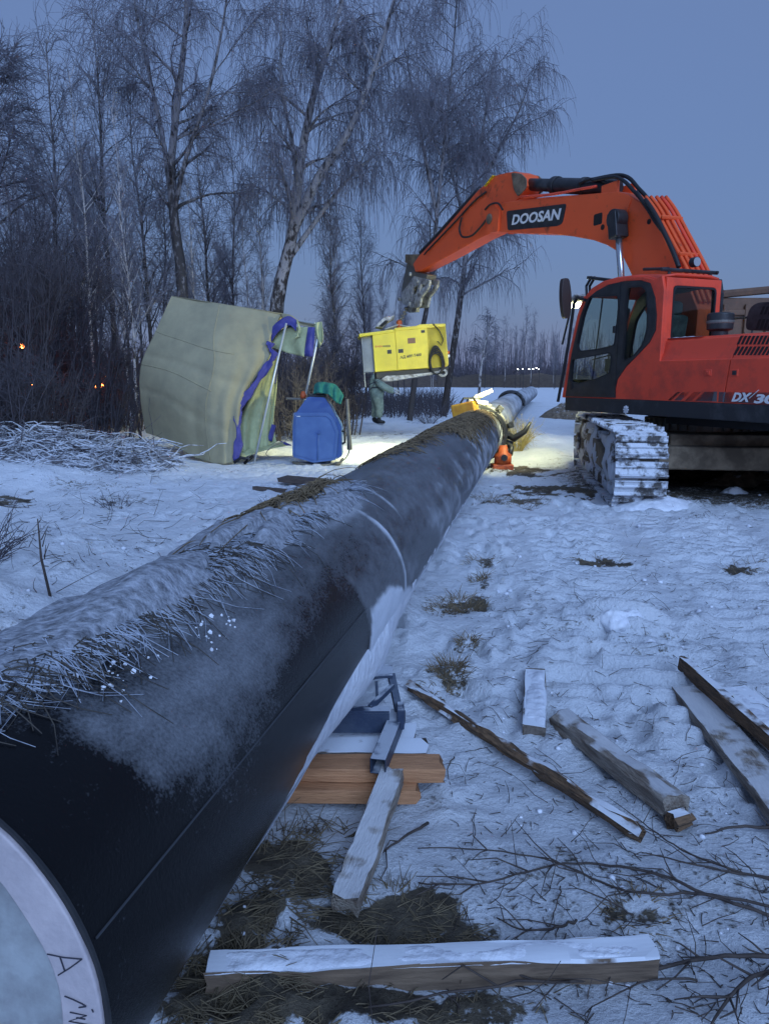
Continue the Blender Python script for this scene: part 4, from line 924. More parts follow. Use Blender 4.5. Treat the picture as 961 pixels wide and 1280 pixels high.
# ---- stick
SW = .18
stk = poly([(632, 216), (643, 214.5), (653, 218), (657, 232), (650, 247), (636, 256), (620, 288), (600, 297.5), (560, 320), (525, 338.5), (519, 340), (516, 330), (523, 320), (545, 297), (570, 269), (597, 238), (620, 219)], SW)
stick = MB().plate(stk, [], -SW, SW, cm).build('stick', M['boomred'], exc, bevel=.015)
mb = MB(); a, b = epx(655, 227, SW); 
for s in (1, -1): mb.plate(inset_round(poly([(640, 216), (652, 217), (659, 224), (658, 236), (648, 246), (643, 236)], SW), .06), [], s * (SW + .001), s * (SW + .03), cm)
mb.build('stick_ear', M['grime'], stick, bevel=.01)
mb = MB(); a, b = epx(616, 274, SW); mb.lathe([(.10, -BW - .08), (.10, BW + .08)], 20, lambda x, y, z: (a + x, z, b + y)); mb.build('pivot_pin', M['grime'], stick, bevel=.01)
st_l = [(575, 282), (560, 300), (590, 262), (598, 243)]
def salong(pts, l, r, m='rubber', nm='hydraulic_hose'):
    o = along(pts, l, r, nm, m); o.parent = stick; return o
salong([(577, 272), (574, 286), (578, 296), (590, 294), (602, 282), (611, 270)], SW + .06, .022); salong([(607, 240), (592, 252), (570, 276), (545, 302), (530, 318)], SW + .03, .020); salong([(600, 236), (575, 263), (548, 293), (526, 316)], .0, .06, 'black', 'bucket_cylinder')
salong([(606, 262), (612, 256), (622, 254), (628, 262)], SW + .10, .02)
a, b = epx(612, 235, SW); mb = MB(); mb.beam((a + .15, SW + .006, b + .06), (a - .18, SW + .006, b + .2), .006, .10, up=(0, 1, 0)); mb.build('yellow_sticker', M['yellow'], stick)
# ---- linkage and coupler at the tip
lk = bpy.data.objects.new('bucket_linkage', None); COL.objects.link(lk); lk.parent = exc
mb = MB(); mb.plate(inset_round(poly([(507, 318), (526, 318), (530, 326), (520, 336), (512, 330), (507, 328)], .15), .05), [], -.17, .17, cm); mb.build('link_head', M['grime'], lk, bevel=.02)
for s in (1, -1):
    MB().plate(inset_round(poly([(509, 326), (519, 331), (519, 342), (507, 368), (501, 378), (502, 360)], .12), .05), [], s * .06, s * .12, cm).build('guide_link', M['steel'], lk, bevel=.012)
    MB().plate(inset_round(poly([(517, 345), (537, 350), (535, 360), (526, 372), (524, 384), (515, 385), (503, 380), (501, 367), (509, 357)], .14), .06), [inset_round(poly([(516, 360), (523, 355), (520, 366), (514, 372)], .14), .03), inset_round(poly([(526, 355), (532, 356), (528, 364), (524, 366)], .14), .02)], s * .08, s * .14, cm).build('coupler_plate', M['whitesteel'], lk, bevel=.012)
mb = MB(); mb.plate(inset_round(poly([(516, 339), (534, 343), (533, 350), (516, 346)], .12), .03), [], -.13, .13, cm); mb.build('coupler_yoke', M['steel'], lk, bevel=.015)
for px, py in ((519, 343), (505, 374), (528, 352), (518, 380)):
    a, b = epx(px, py, 0); mb = MB(); mb.lathe([(.05, -.17), (.05, .17)], 14, lambda x, y, z: (a + x, z, b + y)); mb.build('linkage_pin', M['whitesteel'], lk, bevel=.008)
mb = MB(); mb.plate(inset_round(poly([(512, 376), (524, 374), (522, 390), (512, 391)], 0), .03), [], -.05, .05, cm); mb.build('hook_lug', M['whitesteel'], lk, bevel=.01)
# work lamps: on the boom's underside and on the deck front
E_ROT = Matrix.Translation((EX, EY, 0)) @ Matrix.Rotation(R(90) + EA, 4, 'Z')
wl_ = MB(); wl_.lathe([(.04, -.10), (.10, -.04), (.11, .05)], 18, lambda x, y, z: (2.6 + z, -BW - .12 + x, 4.22 + y)); wl_.build('boom_work_lamp', M['black'], boom)
MB().lathe([(.1, .04), (.1, .05)], 18, lambda x, y, z: (2.6 + z + .003, -BW - .12 + x, 4.22 + y)).build('boom_lamp_glass', M['worklamp'], boom)
MB().lathe([(.04, -.10), (.10, -.04), (.11, .05)], 18, lambda x, y, z: (1.60 + z, -.35 + x, 1.42 + y)).build('deck_work_lamp', M['black'], exc)
MB().lathe([(.1, .04), (.1, .05)], 18, lambda x, y, z: (1.603 + z, -.35 + x, 1.42 + y)).build('deck_lamp_glass', M['worklamp'], exc)
def spot(name, loc, tgt, power, ang, blend, rad):
    ld = bpy.data.lights.new(name, 'SPOT'); lo = bpy.data.objects.new(name, ld); COL.objects.link(lo); ld.energy = power; ld.color = (1.0, 1.0, .52); ld.spot_size = R(ang); ld.spot_blend = blend; ld.shadow_soft_size = rad
    p = E_ROT @ Vector(loc); lo.location = p; lo.rotation_euler = (Vector(tgt) - p).to_track_quat('-Z', 'Y').to_euler(); return lo
spot('boom_lamp', (2.70, -BW - .12, 4.20), (-.5, 19, 0), 75, 105, .5, .08)
spot('deck_lamp', (1.72, -.35, 1.42), (0, 19.5, .6), 4, 150, .5, .10)
spot('cab_lamp', (1.62, 1.0, 2.62), (-.5, 16.9, 0), 900, 47, .8, .06)
spot('cab_fill', (1.62, .8, 2.62), (-1.5, 18.0, 0), 120, 110, .7, .06)  # added wide weak fill towards the tent, without a lamp body
# ================================================================== vectorised thin rods
def rods(P, r0, r1, sides=3):
    """P (N, K, 3) polylines; r0, r1 radius at either end (N,) or scalar. Returns verts, quad faces"""
    P = np.asarray(P, float); N, K, _ = P.shape
    T = np.empty_like(P); T[:, 1:-1] = P[:, 2:] - P[:, :-2]; T[:, 0] = P[:, 1] - P[:, 0]; T[:, -1] = P[:, -1] - P[:, -2]
    T /= np.linalg.norm(T, axis=2, keepdims=True) + 1e-9
    ref = np.where(np.abs(T[:, :1, 2:3]) > .85, np.array([[[1., 0, 0]]]), np.array([[[0, 0, 1.]]])) * np.ones((1, K, 1))
    U = np.cross(T, ref); U /= np.linalg.norm(U, axis=2, keepdims=True) + 1e-9
    W = np.cross(T, U)
    r0 = np.broadcast_to(np.asarray(r0, float), (N,)); r1 = np.broadcast_to(np.asarray(r1, float), (N,))
    rad = r0[:, None] + (r1 - r0)[:, None] * np.linspace(0, 1, K)[None]
    a = 2 * np.pi * np.arange(sides) / sides
    V = P[:, :, None, :] + rad[:, :, None, None] * (np.cos(a)[None, None, :, None] * U[:, :, None, :] + np.sin(a)[None, None, :, None] * W[:, :, None, :])
    V = V.reshape(-1, 3)
    n_, k_, s_ = np.meshgrid(np.arange(N), np.arange(K - 1), np.arange(sides), indexing='ij')
    b = n_ * K * sides + k_ * sides; s2 = (s_ + 1) % sides
    Fq = np.stack([b + s_, b + s2, b + sides + s2, b + sides + s_], -1).reshape(-1, 4)
    return V, Fq
class Rods:
    def __init__(s): s.V = []; s.F = []; s.n = 0
    def add(s, P, r0, r1, sides=3):
        V, F = rods(P, r0, r1, sides); s.V.append(V); s.F.append(F + s.n); s.n += len(V); return s
    def build(s, name, m, parent=None, smooth=False, offset=None):
        V = np.concatenate(s.V); F = np.concatenate(s.F)
        if offset is not None: V = V - np.array(offset)
        return link(name, mesh_np(name, V, F), M[m] if isinstance(m, str) else m, parent, smooth)
def bend(start, dirs, length, K, droop, wander, seed=None):
    """grow N polylines from start along dirs; droop pulls them down (or up when negative)"""
    g = rng; start = np.asarray(start, float); N = len(start); d = np.asarray(dirs, float); d = d / (np.linalg.norm(d, axis=1, keepdims=True) + 1e-9)
    L = np.broadcast_to(np.asarray(length, float), (N,)); st = L / (K - 1); P = np.empty((N, K, 3)); P[:, 0] = start; droop = np.broadcast_to(np.asarray(droop, float), (N,))
    for k in range(1, K):
        d = d + g.normal(0, wander, (N, 3)); d[:, 2] -= droop; d /= np.linalg.norm(d, axis=1, keepdims=True) + 1e-9
        P[:, k] = P[:, k - 1] + d * st[:, None]
    return P
def blades(cx, cy, n, spread, hgt_, lean, r=.0022, flat=0.0, base=None):
    a = rng.uniform(0, 2 * np.pi, n); q = spread * np.sqrt(rng.uniform(0, 1, n)); x = cx + q * np.cos(a); y = cy + q * np.sin(a)
    z = hgt(x, y) - .01 if base is None else np.full(n, base)
    b = a + rng.normal(0, .9, n); d = np.stack([np.cos(b) * lean, np.sin(b) * lean, np.full(n, 1 - flat)], -1)
    return bend(np.stack([x, y, z], -1), d, hgt_ * rng.uniform(.45, 1.1, n), 5, rng.uniform(.05, .35, n), .12)

# ------------------------------------------------------------------ grass and litter on the ground
gr = Rods()
for (px, py, n, sp, h, ln) in [(562, 848, 150, .085, .11, .7), (548, 865, 60, .06, .08, .9), (585, 812, 70, .06, .09, .7), (575, 757, 130, .16, .14, .7), (598, 728, 50, .06, .12, .6), (555, 762, 60, .12, .10, .8), (745, 702, 60, .22, .12, .9), (932, 714, 60, .2, .12, .9), (615, 628, 60, .3, .16, .8), (655, 632, 70, .3, .14, .8), (600, 703, 40, .15, .1, .8), (795, 1140, 70, .09, .07, 1.0)]:
    g = gnd(px, py); gr.add(blades(g.x, g.y, n, sp, h, ln), .0026, .0010)
tag(gr.build('dry_grass', 'grass'), kind='stuff')
gr = Rods()
for (px, py, n, sp, h, ln) in [(330, 1080, 520, .20, .22, 1.6), (420, 1050, 260, .14, .20, 1.6), (300, 1150, 360, .17, .20, 1.5), (500, 1150, 620, .13, .12, 1.2), (560, 1170, 260, .09, .10, 1.1), (270, 1230, 300, .13, .16, 1.6), (420, 1262, 620, .24, .12, 1.7), (300, 1245, 420, .12, .14, 1.5), (380, 1120, 300, .14, .14, 1.5), (620, 1262, 260, .16, .10, 1.7), (250, 1190, 200, .12, .2, 1.5), (470, 1190, 260, .10, .10, 1.2)]:
    g = gnd(px, py); gr.add(blades(g.x, g.y, n, sp, h, ln, flat=.55), .0024, .0009)
tag(gr.build('matted_dead_grass', 'grassdk'), kind='stuff')
gr = Rods(); n = 2000                                                    # twig litter
Y = 1.7 * (14 / 1.7) ** rng.uniform(0, 1, n); X = (-.05 + .2 * Y) + rng.uniform(-.08, .46, n) * Y
gr.add(bend(np.stack([X, Y, hgt(X, Y) + .006], -1), np.stack([rng.normal(0, 1, n), rng.normal(0, .8, n), rng.normal(.05, .12, n)], -1), .03 + .16 * rng.uniform(0, 1, n) ** 3, 4, .03, .25), .0020, .0010)
n = 320; Y = rng.uniform(4.2, 12, n); X = -.34 * Y + rng.uniform(-.16, .12, n) * Y
gr.add(bend(np.stack([X, Y, hgt(X, Y) + .006], -1), np.stack([rng.normal(0, 1, n), rng.normal(0, .8, n), rng.normal(.15, .2, n)], -1), .06 + .3 * rng.uniform(0, 1, n) ** 2, 4, .05, .25), .0035, .0015)
tag(gr.build('twig_litter', 'twig'), kind='stuff')
# bigger clumps of frozen lumps of snow
gr = MB(); bm = bmesh.new(); bmesh.ops.create_icosphere(bm, subdivisions=1, radius=1); bv = [v.co.copy() for v in bm.verts]; bf = [tuple(v.index for v in f.verts) for f in bm.faces]; bm.free()
for k in range(260):
    Y = 1.8 * (17 / 1.8) ** random.random(); X = (.04 + .2 * Y) + random.uniform(-.06, .40) * Y if k % 3 else -.33 * Y + random.uniform(-.2, .15) * Y
    r = random.choice([.005, .006, .008, .014]) * (1 if Y < 5 else 1.7); c = Vector((X, Y, gz(X, Y) + r * .2))
    gr.add([Vector((v.x * random.uniform(.7, 1.3), v.y * random.uniform(.7, 1.3), v.z * random.uniform(.5, .9))) * r + c for v in bv], bf)
tag(gr.build('snow_crumbs', M['bank'], smooth=True), kind='stuff')
# dried grass on the pipe
def on_pipe(n, s0, s1, p0, p1, ds, dp, lift, K=5):
    s = rng.uniform(s0, s1, n); p = rng.uniform(p0, p1, n); a = rng.normal(ds[0], ds[1], n); b = rng.normal(dp[0], dp[1], n); P = np.empty((n, K, 3))
    lf = rng.uniform(.3, 1, n) * lift; bow = rng.normal(0, .06, n)
    for k in range(K):
        t = k / (K - 1); ss = s + a * t + bow * math.sin(math.pi * t); pp = np.radians(p + b * t); r = PR + .004 + lf * math.sin(math.pi * (.15 + .85 * t)) 
        P[:, k] = ss[:, None] * np.array(PS) + (PCU + r * np.sin(pp))[:, None] * np.array(PU); P[:, k, 2] += PCZ + r * np.cos(pp)
    return P
o = Rods(); o.add(on_pipe(1500, 1.30, 2.55, -45, 10, (-.03, .05), (15, 7), .014), .0017, .0009); o.add(on_pipe(1500, 2.3, 4.1, -50, 10, (0, .08), (8, 10), .014), .0020, .0010); o.add(on_pipe(700, 1.08, 1.4, -30, 8, (-.02, .03), (9, 5), .008), .0012, .0007)
tag(in_parent(o.build('rimed_grass', 'frostgrass', pipe)), kind='stuff')
o = Rods(); o.add(on_pipe(620, 1.40, 2.5, -40, 9, (-.05, .05), (20, 8), .016), .0019, .0010); o.add(on_pipe(160, 1.05, 1.5, -30, 10, (-.05, .05), (14, 9), .016), .002, .0011); o.add(on_pipe(380, 2.4, 3.9, -40, 12, (0, .09), (9, 10), .014), .0021, .0011)
tag(in_parent(o.build('dark_grass', 'pipegrass', pipe)), kind='stuff')
o = Rods(); o.add(on_pipe(700, 3.0, 4.0, -34, -4, (-.10, .25), (2, 10), .06), .0035, .0018); o.add(on_pipe(14, 2.7, 3.3, -36, -22, (-.30, .12), (-8, 6), .035, 3), .0045, .002); o.add(on_pipe(2600, 8.4, 13.4, -55, 30, (0, .2), (6, 16), .05), .006, .004); o.add(on_pipe(500, 5.6, 9, -55, 0, (0, .2), (6, 16), .03), .005, .003)
tag(in_parent(o.build('straw_litter', 'grass', pipe)), kind='stuff')
# snow crust heaped on the crown
ns, npn = 150, 60; Sg, Pg = np.meshgrid(np.linspace(1.02, 4.5, ns), np.linspace(-110, 34, npn), indexing='ij')
msk = (.12 + .88 * sstep(.36, .52, fbm(Sg * 2.6, Pg / 16, 137))) * sstep(1.05, 1.35, Sg) * (1 - sstep(3.7, 4.4, Sg)) * sstep(-110, -90, Pg) * (1 - sstep(4, 28, Pg - 14 * (fbm(Sg * 3, Pg / 14, 131) - .5)))
r = PR - .012 + msk * (.014 + .085 * fbm(Sg * 2.1, Pg / 26, 133) ** 1.4 * (1 + .9 * np.exp(-((Sg - 3.3) / .5) ** 2) * np.exp(-((Pg + 30) / 28) ** 2)) + .016 * fbm(Sg * 14, Pg / 4, 135))
a = np.radians(Pg); P = Sg[..., None] * np.array(PS) + (PCU + r * np.sin(a))[..., None] * np.array(PU); P[..., 2] += PCZ + r * np.cos(a)
ii = (np.arange(ns - 1)[:, None] * npn + np.arange(npn - 1)[None, :]).ravel()
in_parent(link('snow_crust', mesh_np('snow_crust', P.reshape(-1, 3), np.stack([ii, ii + npn, ii + npn + 1, ii + 1], -1)), mat('rimed_crust', (.42, .44, .49), .9, (.14, .145, .16), 34, (.36, .66), bump=1, bscale=34, detail=9), pipe, True))

# the fringe of clinging snow low on the right flank
ns, npn = 120, 14; Sg, Pg = np.meshgrid(np.linspace(1.75, 7.5, ns), np.linspace(96, 168, npn), indexing='ij')
am = np.interp(Sg, [1.75, 2.2, 2.6, 2.9, 3.3, 3.7, 4.3, 7.5], [0, .016, .035, .062, .060, .028, .016, .012]); prof = np.sin(np.pi * (Pg - 96) / 72) ** .8
r = PR - .006 + am * prof * (.65 + .7 * fbm(Sg * 5, Pg / 18, 141)) + .006 * prof * fbm(Sg * 22, Pg / 5, 143)
a = np.radians(Pg); P = Sg[..., None] * np.array(PS) + (PCU + r * np.sin(a))[..., None] * np.array(PU); P[..., 2] += PCZ + r * np.cos(a)
ii = (np.arange(ns - 1)[:, None] * npn + np.arange(npn - 1)[None, :]).ravel()
in_parent(link('snow_fringe', mesh_np('snow_fringe', P.reshape(-1, 3), np.stack([ii, ii + npn, ii + npn + 1, ii + 1], -1)), M['bank'], pipe, True))

# bare branches in the foreground snow
BR = 'bare branches scattered in the foreground snow'
def branch(pts, r, label, nside=7, lift=.015):
    r *= .78
    W = [gp(480 + x / 2, 940 + y / 2, lift) for x, y in pts]
    for i, w in enumerate(W): w.z += .012 * math.sin(i * 1.7) + (r if i else 0)
    c = W[0].copy(); out = []
    for i in range(len(W) - 1):
        p0, p1, p2, p3 = W[max(i - 1, 0)], W[i], W[i + 1], W[min(i + 2, len(W) - 1)]
        for s in range(5):
            t = s / 5; out.append(.5 * ((2 * p1) + (p2 - p0) * t + (2 * p0 - 5 * p1 + 4 * p2 - p3) * t * t + (3 * p1 - p0 - 3 * p2 + p3) * t ** 3))
    out.append(W[-1]); out = [p - c + Vector((random.gauss(0, .003), random.gauss(0, .003), 0)) for p in out]; m = len(out)
    mb = MB(); mb.tube(out, [r * (.4 + .6 * i / (m - 1)) for i in range(m)], 6)
    for k in range(nside):
        i = random.randrange(1, m - 1); d = (out[i] - out[i + 1]).normalized(); d.rotate(Matrix.Rotation(random.choice((-1, 1)) * random.uniform(.4, .9), 3, 'Z')); L = random.uniform(.06, .22)
        mb.tube([out[i], out[i] + d * L * .5 + Vector((0, 0, random.uniform(0, .03))), out[i] + d * L + Vector((random.gauss(0, .02), random.gauss(0, .02), random.uniform(-.01, .05)))], [r * .5, r * .35, r * .2], 4)
    o = mb.build('branch', M['twig'], smooth=True); o.location = c; return tag(o, label, 'branch', BR)
branch([(80, 340), (260, 350), (420, 295), (560, 290), (700, 330), (800, 375), (980, 425)], .0075, 'long curving branch with many side twigs, across the lower right snow', 12)
branch([(80, 250), (300, 270), (450, 295), (560, 340), (640, 370), (820, 380), (1000, 405)], .0065, 'branch crossing over the long curving branch, starting farther left and higher', 10)
branch([(620, 165), (700, 240), (820, 290), (990, 330)], .0055, 'branch starting at the end of the rotten pole and running to the right edge', 8)
branch([(640, 260), (760, 300), (860, 312), (990, 322)], .006, 'short dark branch just below the one by the rotten pole', 6)
branch([(-40, 655), (280, 610), (500, 580), (700, 545), (850, 530), (1000, 535)], .0085, 'longest branch, lying along the front of the snow capped beam', 9)
branch([(460, 345), (530, 380), (620, 420)], .004, 'small bent twig in the open snow below the curving branch', 3)
branch([(800, 213), (880, 208), (1000, 203)], .009, 'short thick bare stick at the right edge below the boards', 1)
branch([(810, 690), (900, 600), (990, 560)], .010, 'thick branch at the bottom right corner of the picture', 6)
branch([(500, 660), (640, 600), (780, 580)], .0045, 'thin branch below the right end of the snow capped beam', 4)
branch([(280, 425), (350, 470), (430, 450), (480, 430)], .006, 'knobbly dark branch just above the middle of the snow capped beam', 5)
branch([(415, 445), (432, 400), (440, 345)], .0035, 'thin upright twig above the middle of the snow capped beam', 3)
branch([(-20, 272), (50, 235), (112, 190)], .008, 'thick broken stick beside the leaning slab', 2)
branch([(170, 120), (160, 60), (175, 20)], .004, 'small upright forked twig right of the board stack', 3)
# lone stalks on the left, dead stem in front
def stalk(x, y, h, lean, r, label, n=4):
    z = gz(x, y); mb = MB(); top = Vector((lean, 0, h)); mb.tube([Vector((0, 0, -.03)), top * .5 + Vector((-.02, 0, 0)), top], [r, r * .8, r * .4], 6)
    for k in range(n):
        t = random.uniform(.4, .95); mb.tube([top * t, top * t + Vector((random.uniform(-.05, .05), random.uniform(-.05, .05), .09))], [r * .4, r * .2], 4)
    o = mb.build('dead_stalk', M['twig'], smooth=True); o.location = (x, y, z); return tag(o, label, 'stalk')
g = gp(64, 745); stalk(g.x, g.y, .50, -.045, .010, 'tall thin dark stalk standing alone in the snow left of the pipe')
g = gp(466, 1290); stalk(-.02, 1.60, .33, .005, .0016, 'hair thin dead stem standing in front of the snow capped beam', 0)
def bush_plant(cx, cy, n, h, label, m='shrubtwig', name='dead_weed', sp=.7):
    o = Rods(); a = rng.uniform(0, 6.28, n); d = np.stack([sp * np.cos(a), sp * np.sin(a), np.ones(n)], -1); P = bend(np.stack([.12 * np.cos(a), .12 * np.sin(a), np.full(n, -.03)], -1), d, h * rng.uniform(.5, 1.1, n), 7, .10, .12); o.add(P, .005, .002)
    k = n * 3; i = rng.integers(0, n, k); j = rng.integers(2, 6, k); o.add(bend(P[i, j], rng.normal(0, 1, (k, 3)) + [0, 0, .5], h * .25, 4, .08, .2), .0025, .0012)
    r = o.build(name, m); r.location = (cx, cy, gz(cx, cy)); return tag(r, label, 'weed')
bush_plant(-2.95, 5.4, 26, .55, 'dark clump of dead weeds at the left edge beside the pipe'); bush_plant(-2.7, 4.7, 22, .35, 'lower clump of bent weeds in front of the dark one at the left edge')
bush_plant(-1.3, 9.2, 22, .22, 'small flattened weed clump on the snow behind the pipe'); bush_plant(-3.4, 9.6, 22, .28, 'weed clump poking from the snow below the brush pile')
bush_plant(-5.6, 10.4, 26, .3, 'dark weed clump at the left edge below the snow mound'); bush_plant(2.80, 16.4, 110, .85, 'spray of straw coloured grass lit brightly right of the far pipe', 'grasslit', 'straw_tuft', .28)
bush_plant(2.98, 17.0, 40, .6, 'smaller straw tuft directly behind the lit spray', 'grasslit', 'straw_tuft', .3); bush_plant(1.55, 27, 60, .9, 'dark low bush behind the amber box'); bush_plant(-2.9, 19.5, 70, .8, 'low bare bush between the tent and the generator')

# brush pile under snow
o = Rods()
for n, rad, L0, L1, wd in ((520, (.010, .020), .5, 1.4, .26), (900, (.005, .010), .3, .9, .34)):
    a = rng.uniform(0, 6.28, n); q = np.sqrt(rng.uniform(0, 1, n)); x = -5.35 + 1.75 * q * np.cos(a); y = 12.9 + 1.15 * q * np.sin(a)
    z = hgt(x, y) + .02 + .26 * (1 - q ** 2) * rng.uniform(0, 1, n); b = rng.normal(0, .7, n) + np.where(rng.uniform(0, 1, n) > .5, 0, np.pi)
    P = bend(np.stack([x - .3 * np.cos(b), y, z], -1), np.stack([np.cos(b), np.sin(b) * .6, rng.normal(.06, .10, n)], -1), rng.uniform(L0, L1, n), 8, .07, wd)
    hh = hgt(P[:, :, 0], P[:, :, 1]); P[:, :, 2] = np.clip(P[:, :, 2], hh - .01, hh + .30 + .12 * rng.uniform(0, 1, (n, 1))); o.add(P, rng.uniform(rad[0], rad[1], n), rad[0] * .5, 4)
pile = tag(o.build('brush_pile', mat('snow_on_branches', (.62, .64, .69), .85, (.16, .15, .16), 5, (.48, .60), bump=.6, bscale=20), smooth=True, offset=(-5.35, 12.9, 0)), 'heap of cut branches buried in snow left of the tent', 'brush pile'); pile.location = (-5.35, 12.9, 0)
o = Rods(); n = 260; i = rng.integers(0, 300, n); a = rng.uniform(0, 6.28, n); q = np.sqrt(rng.uniform(0, 1, n)); x = -5.5 + 1.9 * q * np.cos(a); y = 13.1 + 1.1 * q * np.sin(a)
o.add(bend(np.stack([x, y, hgt(x, y) + .15], -1), np.stack([rng.normal(0, 1, n), rng.normal(0, .6, n), rng.uniform(0, .6, n)], -1), rng.uniform(.3, 1.0, n), 6, .08, .15), .007, .003)
tw = o.build('loose_twigs', 'shrubtwig', pile, offset=(-5.35, 12.9, 0)); tw['kind'] = 'stuff'

# ================================================================== TENT
tY = 14.4
tent = empty('tent', (-2.6, tY + .6, gz(-2.6, tY)), 0, 'olive canvas welding tent with violet blue edging tipped back on the snow', 'tent')
def curve1(P, t):
    P = [np.array(p, float) for p in P]; n = len(P) - 1; u = min(t * n, n - 1e-6); i = int(u); f = u - i
    p0, p1, p2, p3 = P[max(i - 1, 0)], P[i], P[i + 1], P[min(i + 2, n)]
    return .5 * ((2 * p1) + (p2 - p0) * f + (2 * p0 - 5 * p1 + 4 * p2 - p3) * f * f + (3 * p1 - p0 - 3 * p2 + p3) * f ** 3)
# edges of the big front sheet: (px, py, metres ahead)
TL = [(215, 370, 15.6), (196, 412, 15.5), (177, 455, 15.5), (176, 498, 15.6), (183, 541, 16.0)]
TR = [(352, 392, 14.9), (339, 420, 14.8), (338, 443, 14.75), (303, 503, 14.5), (297, 577, 14.3)]
TT = [(215, 370, 15.6), (262, 377.5, 15.3), (310, 385, 15.05), (352, 392, 14.9)]
TB = [(183, 541, 16.0), (207, 550, 15.3), (240, 570, 14.7), (272, 580, 14.35), (297, 577, 14.3)]
def coons(u, v):
    L_, R_, T_, B_ = curve1(TL, v), curve1(TR, v), curve1(TT, u), curve1(TB, u)
    c = (1 - u) * (1 - v) * np.array(TL[0]) + u * (1 - v) * np.array(TR[0]) + (1 - u) * v * np.array(TL[-1]) + u * v * np.array(TR[-1])
    return (1 - u) * L_ + u * R_ + (1 - v) * T_ + v * B_ - c
nu, nv = 64, 64; P_ = []
for i in range(nv + 1):
    row = []
    for j in range(nu + 1):
        u, v = j / nu, i / nv; c = coons(u, v)
        bul = -.30 * math.sin(math.pi * u) * math.sin(math.pi * min(1, v * 1.05)) + .05 * math.sin(u * 9 + v * 3) * v * .6
        fold = .035 * math.sin(u * 40 + 3 * math.sin(v * 5)) * v * sstep(.55, .9, u) + .05 * math.exp(-((u - .36 - .22 * v) / .05) ** 2) * v + .10 * (vnoise(np.array([u * 4]), np.array([v * 5]), 6)[0] - .5) + .07 * abs(fbm(np.array([u * 3.1 + v * 2]), np.array([v * 3.3 - u]), 16)[0] - .5) + .03 * math.exp(-((v - .43 - .25 * u) / .02) ** 2) + .03 * math.exp(-((v - .68 - .2 * u) / .02) ** 2)
        row.append(at(c[0], c[1], c[2] + bul + float(fold)))
    P_.append(row)
MB().grid(P_).build('canopy', M['canvas'], tent, smooth=True, world=True, solid=.012)
# seams stitched across the sheet
for (p, q) in (((.0, .26), (.68, .43)), ((.0, .50), (.62, .66)), ((.42, .0), (.68, .98))):
    pts = []
    for k in range(33):
        t = k / 32; u = p[0] + (q[0] - p[0]) * t; v = p[1] + (q[1] - p[1]) * t; i = min(nv, int(round(v * nv))); j = min(nu, int(round(u * nu)))
        iu, iv = u * nu, v * nv; j0, i0 = min(nu - 1, int(iu)), min(nv - 1, int(iv)); fu, fv = iu - j0, iv - i0
        w = P_[i0][j0] * (1 - fu) * (1 - fv) + P_[i0][j0 + 1] * fu * (1 - fv) + P_[i0 + 1][j0] * (1 - fu) * fv + P_[i0 + 1][j0 + 1] * fu * fv
        pts.append(w + Vector((0, -.008, 0)))
    MB().tube(pts, .010, 5).build('seam', M['canvas'], tent, world=True, smooth=True)
# roof and rear going back behind the front sheet
def sheet(rows, name, m, n=12, folds=0.0, fk=20, axis=0, solid=.01, parent=None):
    P = []; a = len(rows) - 1
    for i in range(n + 1):
        row = []
        for j in range(n + 1):
            v, u = i / n, j / n
            lo = [curve1(r, u) for r in rows]; c = curve1(lo, v) if len(rows) > 2 else lo[0] * (1 - v) + lo[1] * v
            row.append(at(c[0], c[1], c[2] + folds * math.sin(fk * (u if axis == 0 else v) + 2 * math.sin(3 * (v if axis == 0 else u)))))
        P.append(row)
    return MB().grid(P).build(name, M[m], parent or tent, smooth=True, world=True, solid=solid)
top = [at(*c) for c in TT]; P2 = [[p + Vector((.1 * k, .62 * k, -.10 * k * k)) for p in top] for k in range(3)]; MB().grid(P2).build('roof_sheet', M['canvas'], tent, smooth=True, world=True, solid=.01)
lf = [at(*curve1(TL, k / 8)) for k in range(9)]; P2 = [[p + Vector((.12 * k, .55 * k, -.06 * k)) for p in lf] for k in range(5)]; MB().grid(P2).build('rear_sheet', M['canvas'], tent, smooth=True, world=True, solid=.01)
# inner wall seen through the open side
sheet([[(338, 434, 15.2), (345, 440, 15.5), (347, 446, 15.8)], [(322, 478, 15.0), (338, 480, 15.4), (346, 486, 15.7)], [(303, 520, 14.8), (330, 525, 15.2), (342, 528, 15.5)], [(300, 566, 14.6), (322, 562, 15.0), (346, 553, 15.3)]], 'inner_wall', 'canvaslt', 28, .05, 24)
sheet([[(300, 562, 14.7), (325, 560, 15.0), (352, 552, 15.4)], [(300, 574, 14.5), (330, 563, 14.8), (364, 556, 15.1)]], 'floor_flap', 'canvaslt', 12, .03, 14)
sheet([[(345, 470, 15.65), (348, 455, 15.75)], [(338, 487, 15.5), (345, 478, 15.6)]], 'trim', 'trim', 6, .01, 6); sheet([[(340, 530, 15.3), (345, 532, 15.35)], [(334, 550, 15.2), (340, 552, 15.25)]], 'trim', 'trim', 6, .01, 6); sheet([[(350, 551, 15.0), (357, 553, 15.0)], [(358, 557, 14.95), (365, 557, 14.95)]], 'trim', 'trim', 6, .01, 6)
# edging along the opening
ed = [(339, 428, 14.78), (337, 434, 14.72), (343, 443, 14.70), (334, 458, 14.66), (318, 482, 14.55), (303, 504, 14.47), (297, 522, 14.42), (299, 548, 14.32), (294, 577, 14.25)]
P_ = []
for k in range(41):
    c = curve1(ed, k / 40); w = 3.9 + 1.5 * math.sin(k * .9) + .8 * math.sin(k * 2.3); P_.append([at(c[0] + w * t, c[1] + 1.5 * t, c[2] - .03 + .018 * math.sin(t * 5 + k * 1.3) + .02 * t) for t in (-1, -.5, 0, .5, 1)])
MB().grid(P_).build('trim', M['trim'], tent, smooth=True, world=True, solid=.012)
